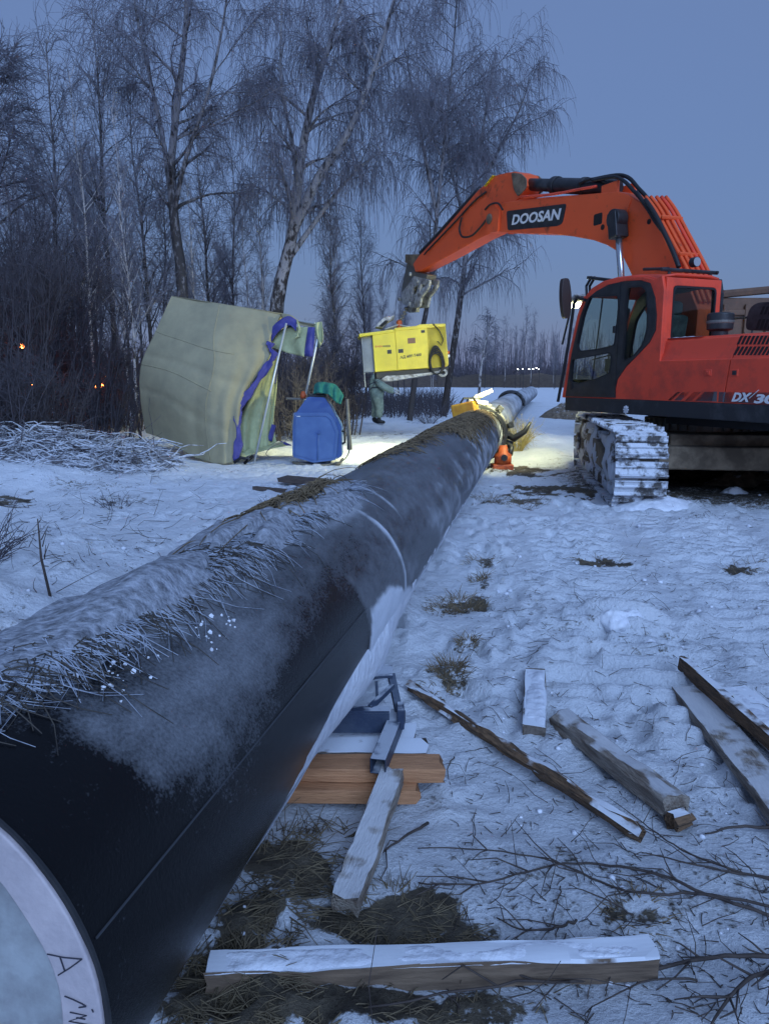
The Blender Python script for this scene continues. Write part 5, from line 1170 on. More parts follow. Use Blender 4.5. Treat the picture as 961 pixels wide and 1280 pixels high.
# awning: rolled up flap with blue edging
sheet([[(338, 427, 14.9), (352, 412, 14.9), (372, 409, 14.7), (388, 409, 14.6)], [(338, 433, 14.9), (356, 440, 14.8), (372, 444, 14.6), (380, 446, 14.5)]], 'awning', 'canvaslt', 16, .03, 12)
sheet([[(333, 419, 14.85), (345, 404, 14.8), (360, 395, 14.75), (371, 400, 14.7)], [(339, 428, 14.8), (348, 415, 14.75), (361, 406, 14.7), (370, 414, 14.65)]], 'trim', 'trim', 12, .02, 8)
sheet([[(360, 400, 14.9), (371, 401, 14.85)], [(359, 417, 14.9), (370, 415, 14.85)]], 'trim', 'bluedk', 6, .01, 6)
sheet([[(385, 409, 14.55), (394, 409, 14.5)], [(380, 445, 14.5), (391, 446, 14.45)]], 'trim', 'trim', 8, .02, 7)
sheet([[(391, 404, 14.55), (402, 402, 14.5)], [(394, 415, 14.5), (404, 420, 14.45)], [(399, 435, 14.5), (403, 428, 14.45)]], 'awning_flap', 'canvaslt', 10, .04, 9)
sheet([[(350, 391, 14.95), (364, 394, 14.8), (374, 401, 14.75), (394, 404, 14.6)], [(352, 397, 14.9), (362, 399, 14.75), (374, 406, 14.7), (393, 409, 14.55)]], 'awning_top', 'canvas', 10, .01, 6)
MB().tube([at(374, 401, 14.7), at(394, 404, 14.5)], .02, 6).build('rail', M['pole'], tent, world=True)
MB().tube([at(358, 404, 14.65), at(338, 490, 14.5), at(318, 578, 14.3)], .020, 8).build('pole', M['pole'], tent, world=True, smooth=True)
MB().tube([at(397, 424, 14.5), at(376, 522, 14.9)], .022, 8).build('pole', M['pole'], tent, world=True, smooth=True)
mb = MB()
for k in range(3): mb.tube([at(371, 400, 14.65), at(374 + k, 412, 14.6), at(372 + 2 * k, 420 + k, 14.6), at(368 + k, 424 - 3 * k, 14.6)], .012, 5)
mb.build('tie_cord', M['canvaslt'], tent, world=True, smooth=True)
MB().tube([at(293, 578, 14.22), at(302, 572, 14.2), at(312, 574, 14.2), at(306, 579, 14.15), at(316, 570, 14.3)], .03, 6).build('cord_bundle', M['rubber'], tent, world=True, smooth=True)

# ================================================================== BLUE TANK
kY = 14.25; kc = at(394, 577, kY); kz = gz(kc.x, kY)
tank = empty('blue_tank', (kc.x, kY + .3, kz), 0, 'blue plastic tank with sloping shoulders and a loose grey strap standing beside the tent', 'tank')
def kp(px, py, Y=kY): w = at(px, py, Y); return (w.x, w.z)
lo_ = [kp(*p) for p in [(366, 516), (365.6, 571), (392, 578.5), (420, 575), (423, 540), (416, 522), (409, 516)]]
km = lambda a, b, d: (a, d, b)
bd = MB().plate(inset_round(lo_, .03), [], kY, kY + .62, km).build('tank_body', M['blue'], tank, world=True, bevel=.03, seg=3)
ins = lambda P, f: [tuple(sum((Vector(q) for q in P), Vector((0, 0))) / len(P) * (1 - f) + Vector(p) * f) for p in P]
MB().plate(inset_round(ins(lo_, .90), .03), [inset_round(ins(lo_, .865), .03)], kY - .010, kY + .01, km).build('raised_rim', M['blue'], tank, world=True, bevel=.004)
hd = [kp(*p) for p in [(371, 518), (384, 496), (406, 497), (412, 506), (426, 531), (424, 545), (410, 520)]]
MB().plate(inset_round([kp(*p) for p in [(367, 520), (372, 513), (384, 496), (406, 497), (413, 508), (419, 520), (421, 530), (400, 535)]], .04), [], kY + .05, kY + .55, km).build('tank_hood', M['bluedk'], tank, world=True, bevel=.04, seg=3)
MB().plate(inset_round([kp(*p) for p in [(415, 516), (421, 523), (426, 533), (427, 571), (420, 575), (421, 540)]], .03), [], kY + .10, kY + .62, km).build('side_wing', M['blue'], tank, world=True, bevel=.02)
mb = MB(); a, b = kp(398, 541), kp(397, 575); mb.tube([(a[0], kY - .005, a[1]), (b[0], kY - .005, b[1])], .012, 6); mb.build('centre_rib', M['blue'], tank, world=True, smooth=True)
a = kp(399, 540); mb = MB(); mb.lathe([(.035, kY - .03), (.03, kY + .01)], 14, lambda x, y, z: (a[0] + x, z, a[1] + y)); mb.build('knob', M['bluedk'], tank, world=True)
a = kp(372.5, 520); MB().box((a[0], kY - .006, a[1]), (.085, .006, .022)).build('maker_plate', M['white'], tank, world=True)
a = kp(395, 496); MB().bb(a[0] - .16, a[0] + .17, kY + .1, kY + .5, a[1] - .03, a[1] + .05).build('dark_collar', M['rubber'], tank, world=True, bevel=.02)
mb = MB(); a, b = kp(427, 540), kp(427, 554); mb.tube([(a[0], kY + .25, a[1]), (a[0] + .05, kY + .2, a[1] - .02), (b[0] + .05, kY + .2, b[1]), (b[0], kY + .25, b[1] - .03)], .022, 8); mb.build('side_handle', M['rubber'], tank, world=True, smooth=True)
mb = MB(); mb.tube([at(366, 578, kY + .05), at(392, 583, kY - .04), at(424, 580, kY + .05), at(428, 574, kY + .4)], .028, 6); mb.tube([at(370, 578, kY + .5), at(392, 582, kY + .5), at(423, 578, kY + .5)], .025, 6); mb.build('base_skid', M['steel'], tank, world=True, smooth=True)
def ribbon(pts, w, name, m, parent):
    P = []
    for k in range(37):
        c = curve1(pts, k / 36); p = at(*c); P.append([p + Vector((w * .15, -w, w * .12)), p, p + Vector((-w * .15, w, -w * .12))])
    return MB().grid(P).build(name, M[m], parent, smooth=True, world=True, solid=.014)
ribbon([(367, 517, kY), (364, 538, kY - .1), (357, 551, kY - .2), (341, 558, kY - .3), (333, 566, kY - .3), (337, 571, kY - .25), (352, 570.5, kY - .2), (367, 570, kY - .05)], .05, 'strap', 'strap', tank)
st = ribbon([(435, 499, kY + .1), (435.5, 530, kY + .02), (437, 556, kY - .05), (435, 568, kY - .1), (428, 576, kY - .1), (416, 579, kY - .1)], .05, 'strap', 'strap', tank)
mb = MB(); mb.tube([at(434, 499, kY), at(436, 540, kY), at(437, 562, kY)], [.028, .04, .05], 6); mb.build('strap_pad', M['strap'], tank, world=True, smooth=True)
mb = MB(); mb.tube([at(358, 498, kY + .2), at(378, 499, kY + .2)], .02, 6); mb.build('side_lance', M['steel'], tank, world=True)
mb = MB(); mb.lathe([(.05, -.06), (.06, 0), (.03, .07)], 12, lambda x, y, z: (at(379, 494, kY + .2).x + x, kY + .2 + y, at(379, 494, kY + .2).z + z)); mb.build('red_cap', M['jack'], tank, world=True, smooth=True)
gc = [[(392, 492, 14.3), (394, 481, 14.45), (401, 478, 14.6), (402, 480, 14.8)], [(401, 491, 14.25), (404, 481, 14.4), (409, 479, 14.6), (410, 481, 14.8)], [(412, 494, 14.2), (414, 483, 14.4), (418, 481, 14.6), (418, 483, 14.8)], [(419, 502, 14.2), (421, 490, 14.4), (423, 486, 14.6), (423, 488, 14.8)], [(425, 505, 14.25), (428, 499, 14.4), (429, 495, 14.6), (428, 495, 14.8)]]
oc = sheet(gc, 'green_cloth', 'green', 26, .05, 22, axis=1, solid=.03, parent=tank)
c0 = at(408, 492, 14.5); oc.parent = None; oc.data.transform(Matrix.Translation(Vector(tank.location) - c0)); oc.location = c0
tag(oc, 'crumpled green cloth draped on top of the blue tank', 'cloth')

# ================================================================== GENERATOR
gY = 20.0; gpos = at(506, 468, gY)
gen = empty('generator', gpos, 0, 'yellow canopied diesel generator hanging on slings from the excavator', 'generator')
gen.rotation_euler = (R(-2), R(-4.2), R(4))
def gl(px, py): return ((px - 506) * .0211, (468 - (px - 506) * .075 - py) * .0211)
GF = -.46
def gplate(pts, name, m, d0, d1, parent=None, rd=0):
    P = [gl(*p) for p in pts]; P = inset_round(P, rd) if rd else P
    return MB().plate(P, [], d0, d1, lambda a, b, d: (a, d, b)).build(name, M[m], parent or gen, bevel=.008 if abs(d1 - d0) > .03 else 0)
gplate([(469, 423), (495, 417.5), (495, 463.5), (469, 466)], 'left_door', 'yellow', GF, GF + .05, rd=.03)
gplate([(496, 416), (533, 413), (533, 461), (496, 463.5)], 'right_door', 'yellow', GF, GF + .05, rd=.03)
gplate([(469, 422), (533, 414), (556, 412), (556, 459), (533, 461.5), (469, 466)], 'canopy_body', 'yellow', GF + .03, .45)
gplate([(533.5, 413), (556, 411), (557, 458), (533.5, 461)], 'end_panel', 'yellow', GF + .03, .46, rd=.04)
gplate([(453.5, 422), (495, 416.5), (495, 420), (453.5, 425.5)], 'roof_overhang', 'yellow', GF - .02, .47)
gplate([(495.5, 415), (521, 412.5), (526, 410.5), (556, 409.5), (556, 413), (495.5, 418.5)], 'roof', 'yellow', GF - .015, .47)
gplate([(455.5, 425), (469, 423.5), (469, 466), (455.5, 466)], 'radiator_box', 'gengrey', GF + .12, .42)
gplate([(455.5, 425), (457, 425), (457, 484), (455.5, 484)], 'corner_leg', 'gengrey', GF + .08, GF + .14)
gplate([(470, 466), (556, 459.5), (556, 467), (470, 473.5)], 'base_frame', 'genblack', GF + .06, .40)
gplate([(476, 474), (482, 470.5), (498, 470), (515, 468.5), (530, 467), (545, 464.5), (545, 467), (530, 470), (510, 473), (495, 475.5), (480, 477)], 'snowy_skid', 'whitesteel', GF - .02, .30)
for p0, p1, m, nm in (((510, 426), (519, 433), 'brownw', 'gauge_window'), ((526.5, 417), (531, 420.5), 'genblack', 'vent'), ((485, 440), (490, 445), 'genblack', 'lock'), ((498, 439), (504, 444), 'genblack', 'lock')):
    a, b = gl(p0[0], p1[1]), gl(p1[0], p0[1]); MB().bb(a[0], b[0], GF - .012, GF + .02, a[1], b[1]).build(nm, M[m], gen, bevel=.004)
for (x0, x1, y0, y1) in ((476, 487, 453, 459), (505, 519, 451, 457.5), (523, 528, 450, 456)):
    for k in range(5 if x1 - x0 > 6 else 3):
        xx = x0 + (x1 - x0) * k / (4 if x1 - x0 > 6 else 2); a, b = gl(xx, y1), gl(xx, y0); MB().beam((a[0], GF - .004, a[1]), (b[0], GF - .004, b[1]), .012, .018, up=(0, 1, 0)).build('louvre', M['yellow'], gen)
a, b = gl(499.5, 448), gl(525, 447); put_text('type_lettering', 'АД 60У-Т400', .1, M['genblack'], gen, ((a[0] + b[0]) / 2, GF - .004, (a[1] + b[1]) / 2), (1, 0, .07), (0, 0, 1), width=b[0] - a[0], height=.085, offset=.004)
for k, w in enumerate((2, 1, 2.2, 1, 1.4, 2, 2.4, 2.2)):
    a = gl(472 + k * 2.3, 436.5 - k * .1); MB().box((a[0], GF - .003, a[1]), (.030, .004, .03 + .010 * w)).build('maker_mark', M['logo' if k < 4 else 'genblack'], gen)
mb = MB(); c = gl(542, 452)
for k in range(9):
    rx, rz = .15 + .012 * (k % 4), .35 - .012 * k; mb.tube([(c[0] + rx * math.cos(t) + .015 * math.sin(k * 3), GF - .05 - .012 * (k % 3), c[1] + rz * math.sin(t) - .012 * k) for t in np.linspace(0, 6.28, 22)], .014, 5, cap=False)
mb.build('cable_coil', M['rubber'], gen, smooth=True)
mb = MB(); e = [gl(*p) for p in [(541, 410), (548, 418), (552, 428), (549, 435), (545, 430)]]; mb.tube([(a, GF - .05, b) for a, b in e], .014, 5); mb.build('cable', M['rubber'], gen, smooth=True)
mb = MB(); e = gl(549, 467)
for k in range(3): mb.tube([(e[0] + (.11 - .02 * k) * math.cos(t), GF - .04 - .01 * k, e[1] + (.09 - .015 * k) * math.sin(t)) for t in np.linspace(0, 6.28, 16)], .011, 5, cap=False)
mb.build('rope_coil', M['whitesteel'], gen, smooth=True)
e = gl(557, 447); mb = MB(); mb.lathe([(.03, -.03), (.04, .03)], 10, lambda x, y, z: (e[0] + x + .02, GF + .1 + y, e[1] + z)); mb.build('socket', M['white'], gen)
e = gl(557, 443); mb = MB(); mb.lathe([(.03, -.03), (.04, .04)], 10, lambda x, y, z: (e[0] + x + .02, GF + .1 + y, e[1] + z)); mb.build('red_socket', M['jack'], gen)
e = gl(503.5, 409); mb = MB(); mb.lathe([(.07, -.12), (.075, .08), (.03, .12)], 14, lambda x, y, z: (e[0] + x, y, e[1] + z)); mb.build('red_filler', M['jack'], gen)
P_ = [gl(*p) for p in [(474, 413), (477, 408), (487, 400), (492, 401), (498, 398), (497, 403), (488, 408), (482, 414)]]; MB().plate(P_, [], -.25, .15, lambda a, b, d: (a, d, b)).build('exhaust_flap', M['whitesteel'], gen, bevel=.02)
P_ = [gl(*p) for p in [(478, 412), (486, 405), (490, 406), (482, 413)]]; MB().plate(P_, [], -.265, -.252, lambda a, b, d: (a, d, b)).build('flap_opening', M['dark'], gen)
# slings between coupler and generator
hk = exc.matrix_basis if False else None
tipx, tipz = epx(509, 384, 0)
tip = Matrix.Translation((EX, EY, 0)) @ Matrix.Rotation(R(90) + EA, 4, 'Z') @ Vector((tipx, 0, tipz))
sl = empty('lifting_sling', tip, 0, 'chain and rope sling between the excavator coupler and the generator', 'sling')
knot = at(498, 406, gY)
mb = MB()
for k in range(10):
    t = k / 10; p = tip.lerp(knot, t); q = tip.lerp(knot, t + .09); n_ = 10; a = R(90 * (k % 2)); ax = (q - p).normalized(); u = ax.orthogonal().normalized(); u.rotate(Matrix.Rotation(a, 3, ax))
    mb.tube([p.lerp(q, .5) + ax * (.05 * math.sin(s)) + u * (.04 * math.cos(s)) for s in np.linspace(0, 6.28, 11)], .02, 5, cap=False)
mb.build('chain', M['steel'], sl, world=True, smooth=True)
GM = Matrix.LocRotScale(gen.location, gen.rotation_euler, (1, 1, 1))
for px, yy in ((485, -.4), (526, -.4), (485, .4), (526, .4)):
    e = gl(px, 415); MB().tube([knot, GM @ Vector((e[0], yy, e[1] - .02))], .022, 5).build('rope', M['pole'], sl, world=True)
mb = MB(); mb.tube([tip + Vector((0, 0, .2)), tip + Vector((.05, 0, .06)), tip + Vector((.0, 0, -.06)), tip + Vector((-.07, 0, .0))], [.035, .04, .045, .025], 8); mb.build('hook', M['steel'], sl, world=True, smooth=True)

# ================================================================== PERSON
def skin(name, J, E, m, parent, sub=2):
    me = bpy.data.meshes.new(name); me.from_pydata([j[:3] for j in J], E, []); me.update()
    o = link(name, me, M[m], parent)
    o.modifiers.new('skin', 'SKIN'); 
    if not me.skin_vertices: 
        bm = bmesh.new(); bm.from_mesh(me); bm.verts.layers.skin.verify(); bm.to_mesh(me); bm.free()
    for i, j in enumerate(J):
        r = j[3]; me.skin_vertices[0].data[i].radius = (r, r) if not isinstance(r, tuple) else r
        me.skin_vertices[0].data[i].use_root = (i == 0)
    o.modifiers['skin'].use_smooth_shade = True
    s = o.modifiers.new('sub', 'SUBSURF'); s.levels = sub; s.render_levels = sub
    return o
pY = 25.2; pc = at(471, 529, pY); pz = gz(pc.x, pY)
man = empty('person', (pc.x, pY, pz), 0, 'person in olive winter suit reaching forward beneath the left end of the hanging generator', 'person')
J = [(0, 0, .93, (.20, .19)), (.0, 0, 1.12, (.20, .19)), (-.03, 0, 1.32, (.21, .22)), (.0, 0, 1.45, (.14, .17)), (.04, 0, 1.54, .075), (.08, 0, 1.64, .10), (.09, 0, 1.71, .085),
     (-.01, -.22, 1.40, .095), (.10, -.28, 1.14, .080), (.36, -.24, .98, .062), (.46, -.23, .95, .045),
     (-.01, .22, 1.40, .095), (.14, .27, 1.16, .080), (.38, .22, 1.04, .062), (.47, .2, 1.02, .045),
     (.02, -.11, .80, .135), (.08, -.12, .48, .105), (.04, -.12, .16, .085),
     (-.02, .11, .80, .135), (-.02, .12, .48, .105), (-.08, .12, .16, .085)]
E_ = [(0, 1), (1, 2), (2, 3), (3, 4), (4, 5), (5, 6), (2, 7), (7, 8), (8, 9), (9, 10), (2, 11), (11, 12), (12, 13), (13, 14), (0, 15), (15, 16), (16, 17), (0, 18), (18, 19), (19, 20)]
man.scale = (1.22, 1.22, 1.06); J = [(*j[:3], tuple(v * 1.12 for v in j[3]) if isinstance(j[3], tuple) else j[3] * 1.18) for j in J]
body = skin('body', J, E_, 'suit', man)
for (x, y, z) in ((.46, -.23, .95), (.47, .2, 1.02)):
    J = [(x, y, z, .042), (x + .05, y, z - .015, (.045, .03)), (x + .09, y, z - .03, (.045, .028))]; E_ = [(0, 1), (1, 2)]
    for k, (dy, L) in enumerate(((-.034, .06), (-.012, .075), (.012, .07), (.033, .052))):
        J += [(x + .10, y + dy, z - .035, .014), (x + .10 + L * .5, y + dy * 1.1, z - .045, .013), (x + .10 + L * .8, y + dy * 1.1, z - .075, .011)]; b = len(J) - 3; E_ += [(2, b), (b, b + 1), (b + 1, b + 2)]
    J += [(x + .06, y + .045, z + .015, .015), (x + .10, y + .06, z + .01, .012)]; E_ += [(1, len(J) - 2), (len(J) - 2, len(J) - 1)]
    skin('glove', J, E_, 'glove', man, 1)
for (x, y) in ((.04, -.12), (-.08, .12)):
    skin('boot', [(x, y, .20, .088), (x + .01, y, .07, .075), (x + .10, y, .05, .062), (x + .19, y, .04, .05)], [(0, 1), (1, 2), (2, 3)], 'boot', man, 1)
skin('face', [(.10, 0, 1.60, .075), (.12, 0, 1.68, .078), (.12, 0, 1.73, .055)], [(0, 1), (1, 2)], 'skin', man, 1)
for y in (-.03, .03): MB().box((.195, y, 1.69), (.01, .02, .012)).build('eye', M['black'], man, bevel=.003)
MB().box((.20, 0, 1.655), (.03, .02, .035)).build('nose', M['skin'], man, bevel=.006)
MB().box((.188, 0, 1.615), (.012, .05, .012)).build('mouth', M['jack'], man, bevel=.003)
mb = MB(); mb.tube([(.16, -.205, 1.12), (.12, -.21, 1.10), (-.12, -.20, 1.09), (-.21, 0, 1.09), (-.12, .20, 1.09), (.12, .21, 1.1)], .02, 6); mb.build('belt', M['black'], man, smooth=True)

# ================================================================== TRUCK BEHIND, HEAPS, LAMPS
tkc = Vector((8.55, 19.5, gz(8.55, 19.5)))
trk = empty('tipper_truck', tkc, R(0), 'brown ribbed tipper truck body showing above the excavator bonnet', 'truck')
mb = MB(); mb.bb(-1.35, 2.6, -1.2, 1.2, 1.25, 3.35); mb.build('tipper_body', M['rust'], trk, bevel=.03)
mb = MB(); mb.tube([(-1.35, -1.2, 3.38), (-.6, -1.2, 3.44), (.3, -1.2, 3.52), (1.2, -1.2, 3.40), (2.6, -1.2, 3.4)], .09, 6); mb.build('top_rail', M['rust'], trk)
for k in range(8): MB().bb(-1.25 + k * .5, -1.13 + k * .5, -1.28, -1.2, 1.3, 3.2).build('rib', M['rust'], trk, bevel=.02)
MB().bb(-1.35, 2.6, -1.26, -1.2, 2.95, 3.08).build('side_rail', M['rust'], trk, bevel=.02)
MB().bb(-1.2, 3.8, -.5, .5, .75, 1.2).build('chassis', M['black'], trk)
for x in (-.7, .5, 3.2):
    for y in (-1.0, 1.0):
        w = MB().lathe([(.3, -.16), (.48, -.14), (.52, -.08), (.52, .08), (.48, .14), (.3, .16)], 28, lambda a, b, c: (x + a, y + c, .52 + b)).build('wheel', M['rubber'], trk, bevel=.01); MB().lathe([(.28, -.17), (.10, -.19)], 18, lambda a, b, c: (x + a, y + c * (1 if y < 0 else -1), .52 + b)).build('rim', M['grime'], w)
MB().bb(2.7, 4.6, -1.15, 1.15, .9, 2.8).build('driver_cab', M['rust'], trk, bevel=.15, seg=3)
MB().bb(3.2, 4.3, -1.17, -1.16, 1.9, 2.55).build('window', M['glass'], trk)
def heap(x, y, rx, ry, h, m, label, name='soil_heap', cat='heap', sd_=1):
    n = 34; P = []
    for i in range(n + 1):
        row = []
        for j in range(n + 1):
            u, v = i / n * 2 - 1, j / n * 2 - 1; q = min(1, math.hypot(u, v)); zz = h * (1 - q * q) * (.5 + float(fbm(np.array([u * 2.6 + sd_]), np.array([v * 2.6]), 7)[0])) + .25 * h * (float(vnoise(np.array([u * 9 + sd_]), np.array([v * 9]), 4)[0]) - .5) * (1 - q)
            row.append((u * rx, v * ry, zz - .12 * (q > .97) - .06))
        P.append(row)
    o = MB().grid(P).build(name, M[m], smooth=True); o.location = (x, y, gz(x, y)); return tag(o, label, cat)
heap(6.4, 12.75, 2.4, .55, .46, 'soil', 'low bank of brown dug earth under the rear of the excavator', sd_=3)
heap(5.35, 11.4, .6, .35, .22, 'soil', 'dark clod of earth between the excavator tracks', sd_=6); heap(4.75, 10.3, .25, .2, .14, 'bank', 'small snowy clod beside the rear of the near track', 'snow_heap', 'heap', 9)
heap(3.3, 9.15, .55, .28, .13, 'bank', 'snow scraped up behind the near track', 'snow_heap', 'heap', 12); heap(7.9, 10.6, 1.2, .7, .35, 'soil', 'dark broken earth at the right edge under the excavator tail', sd_=15)
heap(8.0, 31, 1.9, 1.5, .75, 'soil', 'dark heap of earth left of the excavator cab in the distance', sd_=18)
for k, (px, py, Y, r) in enumerate([(40, 482, 17.5, .085), (58, 484, 18, .05), (47, 490, 24, .05), (120, 484, 19.6, .07), (128, 482, 20, .05), (28, 433, 17, .05), (132, 470, 27, .05), (80, 485, 27, .04), (75, 350, 28, .04)]):
    p = at(px, py, Y); mb = MB(); mb.lathe([(r * .5, -r * .8), (r, 0), (r * .5, r * .8)], 12); o = mb.build('distant_lamp', M['lampo'], smooth=True); o.location = p
    tag(o, ['brightest orange lamp glowing low through the bushes at far left', 'small orange lamp right of the brightest one', 'small orange lamp under the brightest one', 'orange lamp seen low between the bushes left of the tent', 'orange lamp touching the one left of the tent', 'orange lamp higher up in the dark bushes at far left', 'faint orange lamp above the pair left of the tent', 'faint orange lamp midway between the two bright ones', 'faint topmost orange lamp among the trunks'][k], 'lamp', 'orange lamps behind the wood')
for k, (px, py) in enumerate([(647, 461.5), (653, 461.3), (661, 461.4), (666, 461.2), (670, 459.8), (673, 461.6)]):
    p = at(px, py, 130.6); mb = MB(); mb.lathe([(.05, -.05), (.11, 0), (.05, .05)], 10); o = mb.build('distant_lamp', M['lampw'], smooth=True); o.location = p
    tag(o, ['leftmost white lamp of the row on the far treeline', 'second white lamp from the left on the far treeline', 'third white lamp from the left on the far treeline', 'white lamp just left of the raised one on the far treeline', 'white lamp raised above the row on the far treeline', 'rightmost white lamp of the row on the far treeline'][k], 'lamp', 'white lamps on the far treeline')
# ================================================================== TREES
def resample(P, K):
    P = np.asarray(P, float); n = len(P) - 1; out = []
    for k in range(K): out.append(curve1(list(P), k / (K - 1)))
    return np.array(out)
def pick(P, n, t0, t1, w=None):
    """n points on the polylines P (N, K, 3): parent index, position along, point, tangent"""
    N, K, _ = P.shape; i = rng.choice(N, n, p=None if w is None else w / w.sum()); t = rng.uniform(t0, t1, n); u = t * (K - 1); j = np.minimum(u.astype(int), K - 2); f = (u - j)[:, None]
    return i, t, P[i, j] * (1 - f) + P[i, j + 1] * f, (P[i, j + 1] - P[i, j]) / (np.linalg.norm(P[i, j + 1] - P[i, j], axis=1, keepdims=True) + 1e-9)
def tree_meshes(stems, r0, n1, len1, n2, len2, n3, len3, t0=.3, ang=1.0, up=.25, droop1=.01, droop2=.07, droop3=.4, tr=.007, wander=.09, first=0, taper=.72):
    K = 16; S = np.stack([resample(s, K) for s in stems]); L = np.linalg.norm(S[:, 1:] - S[:, :-1], axis=2).sum(1)
    wood = Rods(); rr = np.array(r0, float)
    for s, r in zip(S, rr): wood.add(s[None], r, r * (.12), 10)
    i, t, p, tg = pick(S, n1, t0, .99, L); lo = np.where(i == 0, t, np.maximum(t, .15))
    a = rng.uniform(0, 2 * np.pi, n1); out = np.stack([np.cos(a), np.sin(a), np.zeros(n1)], -1)
    l1 = len1 * (1.05 - taper * (t - t0) / (1 - t0)) * rng.uniform(.6, 1.15, n1)
    B1 = bend(p, tg * .55 + out * ang + [0, 0, up], l1, 9, droop1, wander); rb = np.clip(rr[i] * (1 - .8 * t) * .42, .012, .09)
    wood.add(B1, rb, .006, 5)
    i2, t2, p2, g2 = pick(B1, n2, .2, 1.0, l1); d2 = g2 + rng.normal(0, .6, (n2, 3)); l2 = len2 * rng.uniform(.4, 1.15, n2)
    B2 = bend(p2, d2, l2, 6, droop2, .12)
    tw = Rods(); tw.add(B2, np.clip(rb[i2] * .45, .006, .02), tr * .8, 3)
    na = int(n3 * .78); i3, t3, p3, g3 = pick(B2, na, .15, 1.0, l2); d3 = g3 * .8 + rng.normal(0, .55, (na, 3))
    tw.add(bend(p3, d3, len3 * rng.uniform(.3, 1.2, na), 5, droop3 * rng.uniform(.6, 1.3, na), .12), tr, tr * .55, 3)
    nb = n3 - na; i3, t3, p3, g3 = pick(B1, nb, .35, 1.0, l1); d3 = g3 * .8 + rng.normal(0, .55, (nb, 3))
    tw.add(bend(p3, d3, len3 * rng.uniform(.3, 1.0, nb), 5, droop3 * rng.uniform(.6, 1.3, nb), .12), tr, tr * .55, 3)
    def mk(R_, nm, m):
        me = mesh_np(nm, np.concatenate(R_.V), np.concatenate(R_.F)); me.materials.append(M[m]); return me
    return wood, tw, mk
def hero(name, stems_px, Y, r0, label, barkm='bark', cat='tree', depth=None, twm='birchtwig', group=None, **kw):
    b = at(*stems_px[0][0], Y); base = Vector((b.x, Y, gz(b.x, Y) - .05)); st = []
    for k, S_ in enumerate(stems_px):
        P = []
        for j, (x, y) in enumerate(S_):
            w = at(x, y, Y + (0 if depth is None else depth[k] * j / (len(S_) - 1))) - base
            if k == 0 and j == 0: w = Vector((0, 0, 0))
            P.append(tuple(w))
        st.append(P)
    wood, tw, mk = tree_meshes(st, r0, **kw)
    root = empty(name, base, 0, label, cat, group); link('trunk', mk(wood, 'trunk', barkm), None, root, True); link('crown', mk(tw, 'crown', twm), None, root)
    return root
hero('birch_tree', [[(232, 543), (229, 370), (220, 290), (214, 215), (222, 130), (232, 40), (236, -60), (242, -170)], [(214, 240), (203, 170), (184, 80), (168, 0), (160, -90)], [(217, 270), (232, 200), (262, 110), (282, 10), (290, -80)]], 21.5, [.17, .08, .07],
     'large old birch with thick dark trunk rising behind the left part of the tent', 'barkdk', depth=[0, 2, -1.5], n1=54, len1=2.7, n2=420, len2=1.0, n3=4200, len3=1.1, t0=.30, droop3=.75, tr=.0058)
hero('birch_tree', [[(338, 535), (346, 385), (357, 330), (367, 285), (374, 215), (385, 150), (400, 90), (428, 0), (440, -110)], [(366, 290), (398, 222), (424, 185), (447, 140), (470, 80), (497, -20), (512, -120)], [(357, 330), (392, 280), (428, 232), (455, 205), (478, 190)], [(372, 240), (366, 180), (352, 110), (352, 20), (358, -60)]], 23, [.23, .15, .09, .07],
     'leaning birch with forked pale limbs and hanging twigs by the tent awning', 'bark', depth=[0, -1.5, 1.5, 2], n1=56, len1=2.6, n2=430, len2=1.0, n3=4300, len3=1.5, t0=.38, droop1=.03, droop3=1.1, tr=.0062)
hero('birch_tree', [[(554, 497), (566, 440), (576, 370), (581, 325), (586, 280), (592, 230), (602, 170), (612, 110), (620, 72)], [(584, 290), (566, 220), (552, 150), (545, 90)], [(588, 262), (622, 190), (648, 140), (660, 105)]], 32, [.15, .08, .08],
     'weeping birch with black and white trunk behind the hanging generator and excavator boom', 'bark', depth=[0, 2, -2], n1=74, len1=2.9, n2=520, len2=1.3, n3=4600, len3=1.3, t0=.22, droop1=.05, droop3=.9, tr=.0068, taper=.5)
hero('birch_tree', [[(512, 500), (524, 430), (535, 375), (546, 270), (556, 170), (566, 70), (572, -30)], [(546, 270), (530, 190), (515, 110), (500, 30)]], 29, [.12, .08],
     'tall dark trunked birch directly behind the excavator coupler', 'barkdk', depth=[0, 1], n1=50, len1=2.8, n2=380, len2=1.2, n3=2800, len3=1.5, t0=.34, droop1=.03, droop3=1.0, tr=.0065)
hero('birch_tree', [[(598, 487), (601, 460), (606, 430), (613, 398)]], 46, [.09], 'slim leaning birch right of the weeping birch by the far field', 'barkwhite', n1=26, len1=1.2, n2=90, len2=.7, n3=500, len3=.6, t0=.35, tr=.009)
hero('birch_tree', [[(-40, 545), (-30, 380), (-22, 250), (-26, 150), (-20, 60)]], 19, [.13], 'bare tree at the left edge with twigs reaching into the picture', 'barkdk', n1=60, len1=2.0, n2=330, len2=.9, n3=3000, len3=.6, t0=.4, droop3=.05, tr=.007)

